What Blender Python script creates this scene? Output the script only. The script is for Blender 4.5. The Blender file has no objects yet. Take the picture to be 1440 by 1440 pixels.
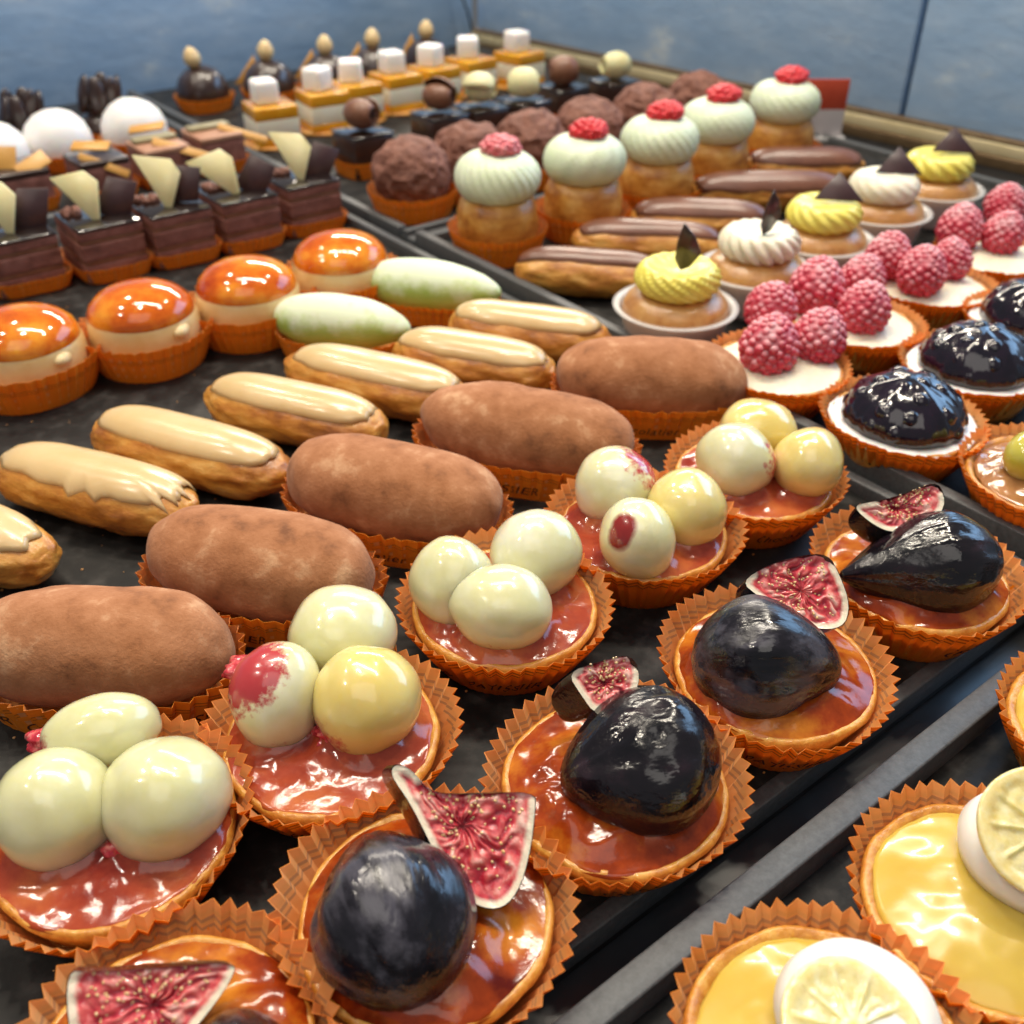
import bpy, bmesh, math, random
from mathutils import Vector, Matrix, noise

# ------------------------------------------------------------------ camera, light, exposure (lengths below are in cm, scaled by U)
U = 0.01
SC = bpy.context.scene
COL = SC.collection
R = math.radians
cam_d = bpy.data.cameras.new("camera")
cam = bpy.data.objects.new("camera", cam_d)
COL.objects.link(cam)
cam.location = (0, 0, 23.05 * U)
cam.rotation_euler = (R(90 - 35.045), 0, R(-38))
cam_d.sensor_width = 36
cam_d.lens = 36
cam_d.clip_start = 0.01
cam_d.clip_end = 50
cam_d.dof.use_dof = True
cam_d.dof.focus_distance = 0.29
cam_d.dof.aperture_fstop = 15.0
SC.camera = cam

SC.view_settings.view_transform = 'Standard'
SC.view_settings.look = 'None'
SC.view_settings.exposure = 0.0
SC.view_settings.gamma = 1.0

world = bpy.data.worlds.new("World")
SC.world = world
world.use_nodes = True
world.node_tree.nodes['Background'].inputs[0].default_value = (0.90, 0.94, 1.0, 1)
world.node_tree.nodes['Background'].inputs[1].default_value = 0.21


def lamp(name, loc, target, size, size_y, power, color):
    d = bpy.data.lights.new(name, 'AREA')
    d.shape = 'RECTANGLE'
    d.size, d.size_y, d.energy, d.color = size, size_y, power, color
    o = bpy.data.objects.new(name, d)
    COL.objects.link(o)
    o.location = loc
    v = Vector(target) - Vector(loc)
    o.rotation_euler = v.to_track_quat('-Z', 'Y').to_euler()
    return o


# shop ceiling: warm fluorescent strips and one broad cool shop window to the right of the counter, plus an added front fill
lamp("ceiling_strip", (0.55, 0.70, 1.70), (0.3, 0.4, 0), 1.1, 0.06, 22.0, (1.0, 0.90, 0.74))
lamp("ceiling_strip", (1.65, 1.95, 1.15), (0.5, 0.6, 0), 1.4, 0.06, 24.0, (1.0, 0.90, 0.75))
for x, y in ((0.15, 0.55), (-0.35, 1.05), (0.2, 1.6), (0.85, 0.2), (-0.8, 0.6), (1.2, 0.75)):
    lamp("ceiling_spot", (x, y, 1.5), (0.3, 0.35, 0), 0.07, 0.07, 4.2, (1.0, 0.90, 0.74))
lamp("front_fill", (-0.5, -0.6, 1.9), (0.3, 0.4, 0), 1.4, 1.4, 9.0, (1.0, 0.94, 0.86))  # added soft fill from above and behind the camera, not a shop fixture
lamp("shop_window", (1.75, 0.30, 0.72), (0.3, 0.35, 0), 1.3, 0.8, 15.0, (0.34, 0.62, 1.0))


# ------------------------------------------------------------------ materials
def mat(name, ramp, scale=1.0, rough=0.5, bump=0.0, bscale=None, bdist=0.05, sss=0.0, sssr=(1, .5, .3), ssss=0.2,
        coat=0.0, crough=0.05, spec=0.5, mask=None, mask_noise=0.0, mask_scale=2.0, detail=5.0, rvar=None, dust=None, stretch=(1, 1, 1),
        transl=0.0, metallic=0.0, spots=None, bump2=None, sheen=0.0, zband=None, bdet=3.0, tone=None, transm=0.0):
    m = bpy.data.materials.new(name)
    m.use_nodes = True
    nt = m.node_tree
    N, L = nt.nodes, nt.links
    b = N['Principled BSDF']

    def nd(t, **kw):
        n = N.new(t)
        for k, v in kw.items():
            setattr(n, k, v)
        return n

    def mix(f, a, c):
        x = nd('ShaderNodeMix', data_type='RGBA')
        for sock, val in ((x.inputs[0], f), (x.inputs[6], a), (x.inputs[7], c)):
            if isinstance(val, (tuple, float, int)):
                sock.default_value = val if not isinstance(val, tuple) else (*val, 1) if len(val) == 3 else val
            else:
                L.new(val, sock)
        return x.outputs[2]

    def math_(op, a, c=None, clamp=False):
        x = nd('ShaderNodeMath', operation=op, use_clamp=clamp)
        for i, val in enumerate((a, c)):
            if val is None:
                continue
            if isinstance(val, (float, int)):
                x.inputs[i].default_value = val
            else:
                L.new(val, x.inputs[i])
        return x.outputs[0]

    tc = nd('ShaderNodeTexCoord')
    oi = nd('ShaderNodeObjectInfo')
    mp = nd('ShaderNodeMapping')
    mp.inputs['Scale'].default_value = (100 * stretch[0], 100 * stretch[1], 100 * stretch[2])
    L.new(tc.outputs['Object'], mp.inputs[0])
    mul = nd('ShaderNodeVectorMath', operation='SCALE')
    cb = nd('ShaderNodeCombineXYZ')
    cb.inputs[0].default_value, cb.inputs[1].default_value, cb.inputs[2].default_value = 31.0, 17.0, 23.0
    L.new(cb.outputs[0], mul.inputs[0])
    L.new(oi.outputs['Random'], mul.inputs['Scale'])
    L.new(mul.outputs[0], mp.inputs['Location'])
    vec = mp.outputs[0]

    def noi(sc, det=detail, ro=0.6):
        n = nd('ShaderNodeTexNoise')
        n.inputs['Scale'].default_value = sc
        n.inputs['Detail'].default_value = det
        n.inputs['Roughness'].default_value = ro
        L.new(vec, n.inputs['Vector'])
        return n.outputs[0]

    n1 = noi(scale)
    if tone:             # mix the ramp's noise with a modelled attribute
        tn = nd('ShaderNodeAttribute', attribute_name='tone').outputs['Fac']
        n1 = math_('ADD', math_('MULTIPLY', tn, tone), math_('MULTIPLY', n1, 1 - tone))
    if len(ramp) == 1:
        col = nd('ShaderNodeRGB').outputs[0]
        col.default_value = (*ramp[0][1], 1)
    else:
        cr = nd('ShaderNodeValToRGB')
        el = cr.color_ramp.elements
        while len(el) < len(ramp):
            el.new(0.5)
        for e, (p, c) in zip(el, ramp):
            e.position = p
        for e, (p, c) in zip(el, ramp):
            e.color = (*c, 1)
        L.new(n1, cr.inputs[0])
        col = cr.outputs[0]
    if spots:            # (scale, threshold, colour)
        vo = nd('ShaderNodeTexVoronoi')
        vo.inputs['Scale'].default_value = spots[0]
        L.new(vec, vo.inputs['Vector'])
        f = math_('MULTIPLY', math_('SUBTRACT', spots[1], vo.outputs[0]), 12.0, True)
        col = mix(f, col, spots[2])
    if dust:             # (colour, amount, scale): powder lying on the upward side
        ge = nd('ShaderNodeNewGeometry')
        sx = nd('ShaderNodeSeparateXYZ')
        L.new(ge.outputs['Normal'], sx.inputs[0])
        f = math_('ADD', math_('MULTIPLY', sx.outputs[2], 0.9), math_('MULTIPLY', math_('SUBTRACT', noi(dust[2], 6), 0.5), 2.4))
        f = math_('MULTIPLY', math_('SUBTRACT', f, dust[3] if len(dust) > 3 else 0.2), dust[1] * 1.6, True)
        f = math_('MULTIPLY', f, dust[1])
        col = mix(f, col, dust[0])
    fm = None
    if mask:
        at = nd('ShaderNodeAttribute', attribute_name='mask')
        f = at.outputs['Fac']
        if mask_noise:
            f = math_('ADD', f, math_('MULTIPLY', math_('SUBTRACT', noi(mask_scale, 4), 0.5), mask_noise))
        f = math_('MULTIPLY', math_('SUBTRACT', f, 0.35), 3.3, True)
        fm = f
        col = mix(f, col, mask)
    if zband:            # printed lines / tone by height on the object: list of (z_lo, z_hi, colour, strength)
        sx = nd('ShaderNodeSeparateXYZ')
        L.new(tc.outputs['Object'], sx.inputs[0])
        z = math_('MULTIPLY', sx.outputs[2], 100.0)
        for lo, hi, c, st in zband:
            f = math_('MULTIPLY', math_('GREATER_THAN', z, lo), math_('LESS_THAN', z, hi))
            if st < 0:
                f = math_('MULTIPLY', f, math_('MULTIPLY', math_('SUBTRACT', noi(2.2, 3), 0.42), 5.0, True))
            col = mix(math_('MULTIPLY', f, abs(st)), col, c)
    L.new(col, b.inputs['Base Color'])
    b.inputs['Roughness'].default_value = rough
    if rvar:             # (scale, low, high)
        rr = nd('ShaderNodeMapRange')
        rr.inputs[1].default_value, rr.inputs[2].default_value = 0.35, 0.65
        rr.inputs[3].default_value, rr.inputs[4].default_value = rvar[1], rvar[2]
        L.new(noi(rvar[0]), rr.inputs[0])
        L.new(rr.outputs[0], b.inputs['Roughness'])
        if coat:
            L.new(rr.outputs[0], b.inputs['Coat Roughness'])
    b.inputs['Specular IOR Level'].default_value = spec
    b.inputs['Metallic'].default_value = metallic
    b.inputs['Coat Weight'].default_value = coat
    if not rvar:
        b.inputs['Coat Roughness'].default_value = crough
    if sheen:
        b.inputs['Sheen Weight'].default_value = sheen
    if transm:
        b.inputs['Transmission Weight'].default_value = transm
    if sss:
        b.inputs['Subsurface Weight'].default_value = sss
        b.inputs['Subsurface Radius'].default_value = sssr
        b.inputs['Subsurface Scale'].default_value = ssss * U
    if bump:
        bp = nd('ShaderNodeBump')
        bp.inputs['Strength'].default_value = bump
        bp.inputs['Distance'].default_value = bdist * U
        h = noi(bscale or scale * 3, bdet)
        if bump2:
            h = math_('ADD', h, math_('MULTIPLY', noi(bump2[0], 2), bump2[1]))
        L.new(h, bp.inputs['Height'])
        L.new(bp.outputs[0], b.inputs['Normal'])
        if coat and bump2 is None:
            L.new(bp.outputs[0], b.inputs['Coat Normal'])
        elif coat:
            L.new(bp.outputs[0], b.inputs['Coat Normal'])
    if transl:
        out = N['Material Output']
        tr = nd('ShaderNodeBsdfTranslucent')
        L.new(col, tr.inputs[0])
        ms = nd('ShaderNodeMixShader')
        ms.inputs[0].default_value = transl
        L.new(b.outputs[0], ms.inputs[1])
        L.new(tr.outputs[0], ms.inputs[2])
        L.new(ms.outputs[0], out.inputs[0])
    return m


M = {}
INK = (0.10, 0.025, 0.008)
M['paper_out'] = mat('orange_paper', [(.3, (.90, .29, .012)), (.7, (.95, .36, .022))], .8, .45, .1, 6, .01, transl=.42,
                     zband=[(1.84, 1.93, INK, .7), (1.66, 1.72, INK, .75)])
M['paper_in'] = mat('orange_paper_inside', [(.3, (.95, .45, .12)), (.7, (.98, .57, .24))], .8, .5, .1, 6, .01, transl=.42,
                    zband=[(1.72, 1.80, (.40, .24, .16), .6), (1.55, 1.62, (.40, .24, .16), .6), (.75, 1.25, (.48, .27, .16), -.5)])
M['paper_low_out'] = mat('orange_paper_low_case', [(.3, (.88, .25, .012)), (.7, (.94, .31, .02))], .8, .45, .1, 6, .01, transl=.2,
                         zband=[(1.16, 1.20, INK, .6), (1.04, 1.07, INK, .6)])
M['ink'] = mat('brown_ink', [(0, (.055, .018, .009))], 1, .6)
M['shell'] = mat('baked_tart_dough', [(.3, (.42, .14, .015)), (.5, (.62, .27, .035)), (.70, (.76, .44, .10))], 2.0, .4, .8, 7, .05, sss=.15, coat=.4, crough=.15)
M['jam'] = mat('amber_jam', [(.3, (.09, .006, .002)), (.5, (.30, .042, .005)), (.70, (.58, .20, .018))], .55, .12, .5, 3.0, .012,
               spec=.5, bump2=(14, .45), bdet=1.0)
M['pink_jam'] = mat('rose_jam', [(.3, (.20, .016, .008)), (.5, (.36, .058, .024)), (.74, (.56, .16, .045))], .55, .12, .5, 2.8, .012,
                    spec=.5, bump2=(14, .45), bdet=1.0)
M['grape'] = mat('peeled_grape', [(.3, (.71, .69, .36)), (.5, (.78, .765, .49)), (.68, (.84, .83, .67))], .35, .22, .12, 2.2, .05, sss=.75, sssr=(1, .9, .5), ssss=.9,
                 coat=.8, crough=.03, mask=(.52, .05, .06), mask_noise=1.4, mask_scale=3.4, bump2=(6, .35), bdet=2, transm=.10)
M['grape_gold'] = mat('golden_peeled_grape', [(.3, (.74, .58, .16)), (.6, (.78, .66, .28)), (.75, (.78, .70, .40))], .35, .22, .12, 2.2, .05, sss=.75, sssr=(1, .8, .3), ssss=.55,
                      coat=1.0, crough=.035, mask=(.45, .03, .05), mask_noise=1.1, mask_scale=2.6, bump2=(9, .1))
M['fig_skin'] = mat('dark_fig_skin', [(.35, (.004, .003, .005)), (.55, (.009, .006, .009)), (.75, (.030, .014, .022))], .9, .14, .55, 2.4, .05, coat=.3, stretch=(.75, 1.3, 1.3),
                    rvar=(1.1, .05, .30), bump2=(6, .35), bdet=2)
M['fig_bloom'] = mat('fig_skin_with_bloom', [(.36, (.004, .0035, .006)), (.48, (.012, .010, .015)), (.60, (.062, .058, .075))], .8, .2, .55, 2.2, .05, coat=.25, stretch=(.6, 1.5, 1.5),
                     rvar=(1.1, .06, .40), bump2=(6, .35), bdet=2)
M['fig_flesh'] = mat('red_fig_flesh', [(.22, (.26, .004, .018)), (.40, (.56, .025, .05)), (.55, (.76, .13, .13)), (.72, (.93, .58, .50))], 5.0, .14, .7, 9.0, .03, sss=.3, sssr=(1, .3, .3),
                     ssss=.15, coat=.8, crough=.05, mask=(.93, .80, .64), mask_noise=.5, mask_scale=2.2, bdet=3, tone=.68)
M['grape_patch'] = mat('grape_with_skin_patch', [(.3, (.71, .69, .36)), (.5, (.78, .765, .49)), (.68, (.84, .83, .67))], .35, .22, .12, 2.2, .05, sss=.75, sssr=(1, .9, .5), ssss=.9,
                       coat=1.0, crough=.035, mask=(.30, .018, .015), mask_noise=.22, mask_scale=3.0, bump2=(9, .1))
M['seed'] = mat('fig_seed', [(.3, (.78, .48, .20)), (.7, (.90, .68, .38))], 3, .25, coat=.6)
M['pulp'] = mat('red_fruit_pulp', [(.3, (.34, .008, .025)), (.5, (.58, .04, .06)), (.7, (.80, .30, .25))], 3.5, .12, .6, 6, .03, sss=.3, sssr=(1, .3, .3), ssss=.15, coat=.6, bdet=2)
M['potato'] = mat('cocoa_dusted_marzipan', [(.27, (.19, .072, .030)), (.43, (.35, .140, .058)), (.57, (.42, .182, .084)), (.72, (.60, .34, .19))], .9, .85, .6, 8, .05, spec=.25, sheen=.1,
                  bump2=(1.3, .8))
M['choux'] = mat('golden_choux', [(.27, (.25, .075, .012)), (.42, (.46, .17, .022)), (.56, (.62, .29, .05)), (.74, (.76, .46, .14))], .9, .42, .8, 3.0, .06, sss=.1, coat=.3, crough=.25, stretch=(.6, 1, 1.4))
M['coffee_icing'] = mat('coffee_fondant', [(.3, (.64, .44, .20)), (.7, (.71, .52, .27))], .4, .3, .08, 1.2, .05, sss=.3, sssr=(1, .7, .4), ssss=.2, coat=.55, crough=.18)
M['choc_icing'] = mat('milk_chocolate_fondant', [(.3, (.13, .045, .025)), (.7, (.20, .078, .045))], .6, .35, .1, 2, .03, coat=.3, crough=.25)
M['green_marzipan'] = mat('green_marzipan', [(.3, (.36, .50, .08)), (.7, (.48, .58, .16))], .6, .6, .2, 5, .04, sss=.3, sssr=(.6, 1, .3), dust=((.76, .82, .66), .85, .8, -.05))
M['caramel'] = mat('caramel_glaze', [(.3, (.40, .045, .002)), (.48, (.62, .13, .005)), (.68, (.82, .34, .03))], .45, .10, .05, 1, .03, sss=.3, sssr=(1, .35, .05), ssss=.3, coat=.3, crough=.03)
M['custard'] = mat('baked_cream', [(.3, (.70, .44, .17)), (.7, (.80, .60, .32))], .6, .35, .15, 3, .04, sss=.4, sssr=(1, .7, .35), ssss=.3, coat=.6, crough=.15)
M['sponge'] = mat('chocolate_sponge', [(.25, (.12, .040, .028)), (.5, (.23, .082, .060)), (.8, (.34, .15, .115))], 1.3, .8, .8, 6, .05)
M['dark_choc'] = mat('dark_chocolate', [(.3, (.022, .010, .008)), (.7, (.04, .018, .013))], 1, .3, .08, 3, .03, coat=.5, crough=.15)
M['mirror_glaze'] = mat('dark_mirror_glaze', [(0, (.014, .008, .007))], 1, .08, .05, 1, .04, coat=1.0, crough=.02)
M['plum_choc'] = mat('dark_chocolate_plate', [(.3, (.035, .014, .016)), (.7, (.055, .022, .024))], 1, .38)
M['white_choc'] = mat('ivory_chocolate', [(.3, (.72, .66, .34)), (.7, (.78, .73, .45))], .6, .35, .06, 3, .03, sss=.3, ssss=.2)
M['gold_choc'] = mat('caramel_coloured_chocolate', [(.3, (.55, .26, .05)), (.7, (.66, .36, .09))], .8, .35, .06, 3, .03)
M['milk_choc'] = mat('milk_chocolate', [(.3, (.16, .062, .032)), (.7, (.25, .11, .06))], 1.2, .42, .15, 3, .05, coat=.2, crough=.3)
M['tan_cream'] = mat('tan_praline_layer', [(.3, (.36, .17, .10)), (.7, (.45, .24, .15))], 1, .5, .15, 4, .04)
M['olive'] = mat('olive_chocolate_strip', [(.3, (.26, .22, .11)), (.7, (.33, .28, .16))], 1, .4)
M['meringue'] = mat('white_glazed_dome', [(.3, (.80, .78, .76)), (.7, (.86, .84, .83))], .6, .4, .1, 2, .04, sss=.4, ssss=.3)
M['nut'] = mat('blanched_hazelnut', [(.3, (.66, .45, .20)), (.7, (.78, .62, .36))], 1.2, .4, .15, 4, .03, sss=.2)
M['mango'] = mat('orange_jelly', [(.3, (.72, .30, .01)), (.7, (.80, .42, .03))], .7, .15, .08, 2, .03, sss=.4, sssr=(1, .5, .1), coat=.8, crough=.05)
M['ivory'] = mat('ivory_mousse', [(.3, (.78, .73, .56)), (.7, (.83, .79, .66))], .7, .5, .15, 4, .03, sss=.4)
M['marshmallow'] = mat('white_marshmallow', [(.3, (.86, .85, .84)), (.7, (.9, .89, .89))], .8, .6, .1, 4, .03, sss=.5, ssss=.3)
M['truffle'] = mat('chocolate_flake_coat', [(.25, (.10, .032, .020)), (.5, (.19, .072, .046)), (.8, (.30, .13, .09))], 1.5, .7, .9, 3.5, .12)
M['pistachio'] = mat('pistachio_cream', [(.3, (.66, .75, .54)), (.7, (.75, .82, .64))], .6, .42, .12, 3, .03, sss=.4, sssr=(.8, 1, .5), ssss=.2)
M['raspberry'] = mat('raspberry', [(.3, (.50, .015, .05)), (.7, (.64, .05, .10))], 1.5, .45, .15, 6, .02, sss=.3, sssr=(1, .2, .25), ssss=.2, dust=((.90, .62, .66), .62, 1.3, .10))
M['red_berry'] = mat('red_raspberry_half', [(.3, (.58, .010, .025)), (.7, (.70, .03, .04))], 1.5, .35, .2, 6, .04, sss=.3, sssr=(1, .2, .2))
M['pink_berry'] = mat('frosted_raspberry_half', [(.3, (.62, .06, .09)), (.7, (.75, .30, .32))], 2, .5, .5, 6, .06)
M['yellow_cream'] = mat('yellow_pastry_cream', [(.3, (.82, .70, .08)), (.7, (.88, .80, .18))], .7, .35, .1, 3, .02, sss=.2, sssr=(1, .9, .3), coat=.3, crough=.2)
M['white_cream'] = mat('whipped_cream', [(.3, (.78, .73, .56)), (.7, (.84, .80, .66))], .7, .4, .1, 3, .03, sss=.4)
M['baba'] = mat('soaked_baba_cake', [(.3, (.36, .14, .03)), (.5, (.52, .25, .07)), (.75, (.62, .36, .12))], 1, .35, .5, 5, .05, coat=.6, crough=.12)
M['blackcurrant'] = mat('glazed_blackcurrant', [(.3, (.004, .003, .008)), (.7, (.014, .006, .016))], 1.2, .12, .4, 1.6, .05, coat=.5, crough=.05, bump2=(4, .3), bdet=1.5)
M['curd'] = mat('lemon_curd', [(.3, (.56, .37, .045)), (.7, (.62, .45, .09))], .4, .25, .06, 1.3, .03, sss=.3, sssr=(1, .7, .1), ssss=.3, coat=.35, crough=.08, bdet=1.5)
M['lemon_flesh'] = mat('candied_lemon', [(.3, (.76, .60, .22)), (.55, (.82, .71, .36)), (.75, (.87, .82, .58))], 2.6, .18, .6, 5, .04, sss=.5, sssr=(1, .8, .3), ssss=.4, coat=.8, crough=.06)
M['soft_white'] = mat('soft_white_meringue', [(.3, (.80, .76, .70)), (.7, (.85, .82, .78))], .6, .45, .08, 3, .03, sss=.4, ssss=.3)
M['green_fruit'] = mat('yellow_green_fruit', [(.3, (.46, .42, .04)), (.7, (.60, .54, .10))], .6, .15, .15, 2, .04, sss=.4, coat=1.0)
M['brown_jelly'] = mat('amber_jelly', [(.3, (.28, .12, .04)), (.7, (.45, .22, .09))], .9, .12, .4, 4, .06, coat=1.0, sss=.3)
M['tray'] = mat('black_slate_tray', [(.3, (.008, .008, .008)), (.5, (.016, .015, .014)), (.7, (.050, .046, .043))], .8, .42, .25, 5, .03, rvar=(.4, .42, .65), spec=.22)
M['rim'] = mat('grey_slate_rim', [(.3, (.062, .065, .068)), (.7, (.10, .104, .108))], 6, .5, .35, 22, .02)
M['counter'] = mat('dark_counter', [(.3, (.014, .015, .017)), (.7, (.028, .029, .032))], .4, .3, .1, 4, .03)
M['wall'] = mat('blue_slate_wall', [(.30, (.30, .47, .71)), (.48, (.36, .53, .76)), (.60, (.42, .58, .79)), (.72, (.68, .78, .86))], .16, .5, .35, .5, .2, detail=8, stretch=(1, 1, 1.8), rvar=(.2, .24, .42), spec=.35)
M['gold'] = mat('gold_rail', [(.3, (.72, .60, .34)), (.7, (.80, .68, .42))], .5, .42, .05, 4, .02, metallic=.25)
M['bronze'] = mat('bronze_strip', [(.3, (.16, .10, .05)), (.7, (.22, .15, .08))], .5, .4, metallic=.5)
M['card_red'] = mat('red_card', [(.3, (.50, .055, .025)), (.7, (.58, .08, .035))], .6, .4)
M['card_white'] = mat('white_card', [(.3, (.62, .56, .56)), (.7, (.68, .62, .62))], .6, .4)
M['wire'] = mat('dark_wire', [(0, (.03, .045, .06))], 1, .4)


def glassy(name, color, rough=.05, alpha_mix=.75):
    m = bpy.data.materials.new(name)
    m.use_nodes = True
    N, L = m.node_tree.nodes, m.node_tree.links
    b = N['Principled BSDF']
    b.inputs['Base Color'].default_value = (*color, 1)
    b.inputs['Roughness'].default_value = rough
    tr = N.new('ShaderNodeBsdfTransparent')
    ms = N.new('ShaderNodeMixShader')
    ms.inputs[0].default_value = alpha_mix
    L.new(b.outputs[0], ms.inputs[1])
    L.new(tr.outputs[0], ms.inputs[2])
    L.new(ms.outputs[0], N['Material Output'].inputs[0])
    return m


M['plastic'] = glassy('clear_plastic', (.95, .93, .92), .2, .58)


# ------------------------------------------------------------------ mesh helpers
def nz(p, sc, seed=0.0):
    return noise.noise(Vector((p[0] * sc + seed * 7.31, p[1] * sc - seed * 3.17, p[2] * sc + seed * 1.93)))


def mesh(name, V, F, mats, smooth=True, midx=None, mask=None, tone=None):
    me = bpy.data.meshes.new(name)
    me.from_pydata([(v[0] * U, v[1] * U, v[2] * U) for v in V], [], F)
    for m in (mats if isinstance(mats, (list, tuple)) else [mats]):
        me.materials.append(m)
    me.polygons.foreach_set('use_smooth', [smooth] * len(me.polygons))
    if midx:
        me.polygons.foreach_set('material_index', midx)
    if mask:
        a = me.attributes.new('mask', 'FLOAT', 'POINT')
        a.data.foreach_set('value', mask)
    if tone:
        a = me.attributes.new('tone', 'FLOAT', 'POINT')
        a.data.foreach_set('value', tone)
    bm = bmesh.new()
    bm.from_mesh(me)
    bmesh.ops.recalc_face_normals(bm, faces=bm.faces[:])
    bm.to_mesh(me)
    bm.free()
    me.update()
    return me


def put(name, me, parent=None, loc=(0, 0, 0), rz=0.0, rot=None, scale=1.0, label=None):
    o = bpy.data.objects.new(name, me)
    COL.objects.link(o)
    o.location = (loc[0] * U, loc[1] * U, loc[2] * U)
    o.rotation_euler = rot if rot else (0, 0, rz)
    o.scale = scale if isinstance(scale, (tuple, list)) else (scale, scale, scale)
    if parent:
        o.parent = parent
    if label:
        o['label'] = label
    return o


def thing(name, label, cat, loc, rz=0.0, group=None):
    o = bpy.data.objects.new(name, None)
    COL.objects.link(o)
    o.location = (loc[0] * U, loc[1] * U, (loc[2] if len(loc) > 2 else 0) * U)
    o.rotation_euler = (0, 0, rz)
    o.empty_display_size = .01
    o['label'], o['category'] = label, cat
    if group:
        o['group'] = group
    return o


def loft(rings):
    """rings: lists of equal length, or a one-point list for a pole"""
    V, F, idx = [], [], []
    for r in rings:
        idx.append(list(range(len(V), len(V) + len(r))))
        V += r
    for a, b in zip(idx, idx[1:]):
        n = max(len(a), len(b))
        for i in range(n):
            j = (i + 1) % n
            if len(a) == 1:
                F.append((a[0], b[i], b[j]))
            elif len(b) == 1:
                F.append((a[j], a[i], b[0]))
            else:
                F.append((a[i], b[i], b[j], a[j]))
    return V, [tuple(reversed(f)) for f in F]


def lathe(prof, n=40, disp=None):
    rings = []
    for r, z in prof:
        if r <= 1e-6:
            rings.append([(0, 0, z)])
        else:
            rings.append([(r * math.cos(2 * math.pi * i / n), r * math.sin(2 * math.pi * i / n), z) for i in range(n)])
    V, F = loft(rings)
    if disp:
        V = [disp(v) for v in V]
    return V, F


def lump(V, c, amp, sc, seed, floor=None):
    out = []
    for v in V:
        d = Vector(v) - Vector(c)
        k = 1 + amp * nz(v, sc, seed) + amp * .4 * nz(v, sc * 2.7, seed + 3)
        p = Vector(c) + d * k
        if floor is not None and p.z < floor:
            p.z = floor
        out.append(tuple(p))
    return out


def blob(L, W, H, p=2.0, n=36, m=28, zc=None, seed=0, amp=0.0, sc=.6, floor=0.0, taper=0.0, q=2.0):
    """long rounded body along x: half length L, half width W, half height H"""
    zc = H * .93 if zc is None else zc
    rings = []
    for i in range(n + 1):
        s = -1 + 2 * i / n
        x = math.copysign(1 - (1 - abs(s)) ** 1.9, s)
        f = max(0.0, 1 - abs(x) ** p) ** (1 / q)
        f *= 1 - taper * (x + 1) / 2
        if f < 1e-3:
            rings.append([(x * L, 0, zc)])
        else:
            rings.append([(x * L, W * f * math.cos(2 * math.pi * k / m), zc + H * f * math.sin(2 * math.pi * k / m)) for k in range(m)])
    V, F = loft(rings)
    F = [tuple(reversed(f)) for f in F]
    V = lump(V, (0, 0, zc), amp, sc, seed, floor) if amp else [(a, b, max(floor, c)) for a, b, c in V]
    return V, F


def rbox(sx, sy, sz, bev=.08, z0=0.0, seg=2, wob=0.0, seed=0):
    bm = bmesh.new()
    bmesh.ops.create_cube(bm, size=1)
    for v in bm.verts:
        v.co = Vector((v.co.x * sx, v.co.y * sy, (v.co.z + .5) * sz + z0))
    if wob:
        bmesh.ops.subdivide_edges(bm, edges=bm.edges[:], cuts=4, use_grid_fill=True)
        for v in bm.verts:
            k = nz(v.co, 1.1, seed) * wob
            v.co += Vector((math.copysign(k, v.co.x), math.copysign(k, v.co.y), 0))
    if bev:
        ed = [e for e in bm.edges if len(e.link_faces) == 2 and e.calc_face_angle(0) > 1.0]
        bmesh.ops.bevel(bm, geom=ed, offset=bev, segments=seg, affect='EDGES', profile=.5)
    V = [tuple(v.co) for v in bm.verts]
    for i, v in enumerate(bm.verts):
        v.index = i
    F = [tuple(v.index for v in f.verts) for f in bm.faces]
    bm.free()
    return V, F


def prism(pts, t, bev=.03):
    """flat plate: outline pts in x,z, thickness t along y"""
    n = len(pts)
    bm = bmesh.new()
    a = [bm.verts.new((x, -t / 2, z)) for x, z in pts]
    bm.faces.new(a)
    ex = bmesh.ops.extrude_face_region(bm, geom=bm.faces[:])
    for v in ex['geom']:
        if isinstance(v, bmesh.types.BMVert):
            v.co.y += t
    bmesh.ops.recalc_face_normals(bm, faces=bm.faces[:])
    if bev:
        bmesh.ops.bevel(bm, geom=bm.edges[:], offset=bev, segments=1, affect='EDGES')
    for i, v in enumerate(bm.verts):
        v.index = i
    V = [tuple(v.co) for v in bm.verts]
    F = [tuple(v.index for v in f.verts) for f in bm.faces]
    bm.free()
    return V, F


def join(*parts):
    V, F = [], []
    for v, f in parts:
        o = len(V)
        V += v
        F += [tuple(i + o for i in x) for x in f]
    return V, F


def shift(vf, d, rz=0.0, s=1.0):
    c, sn = math.cos(rz), math.sin(rz)
    return [((x * c - y * sn) * s + d[0], (x * sn + y * c) * s + d[1], z * s + d[2]) for x, y, z in vf[0]], vf[1]


_bm = bmesh.new()
bmesh.ops.create_icosphere(_bm, subdivisions=2, radius=1)
for _i, _v in enumerate(_bm.verts):
    _v.index = _i
ICO = ([tuple(v.co) for v in _bm.verts], [tuple(v.index for v in f.verts) for f in _bm.faces])
_bm.free()
_bm = bmesh.new()
bmesh.ops.create_icosphere(_bm, subdivisions=4, radius=1)
for _i, _v in enumerate(_bm.verts):
    _v.index = _i
ICO4 = ([tuple(v.co) for v in _bm.verts], [tuple(v.index for v in f.verts) for f in _bm.faces])
_bm.free()


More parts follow.
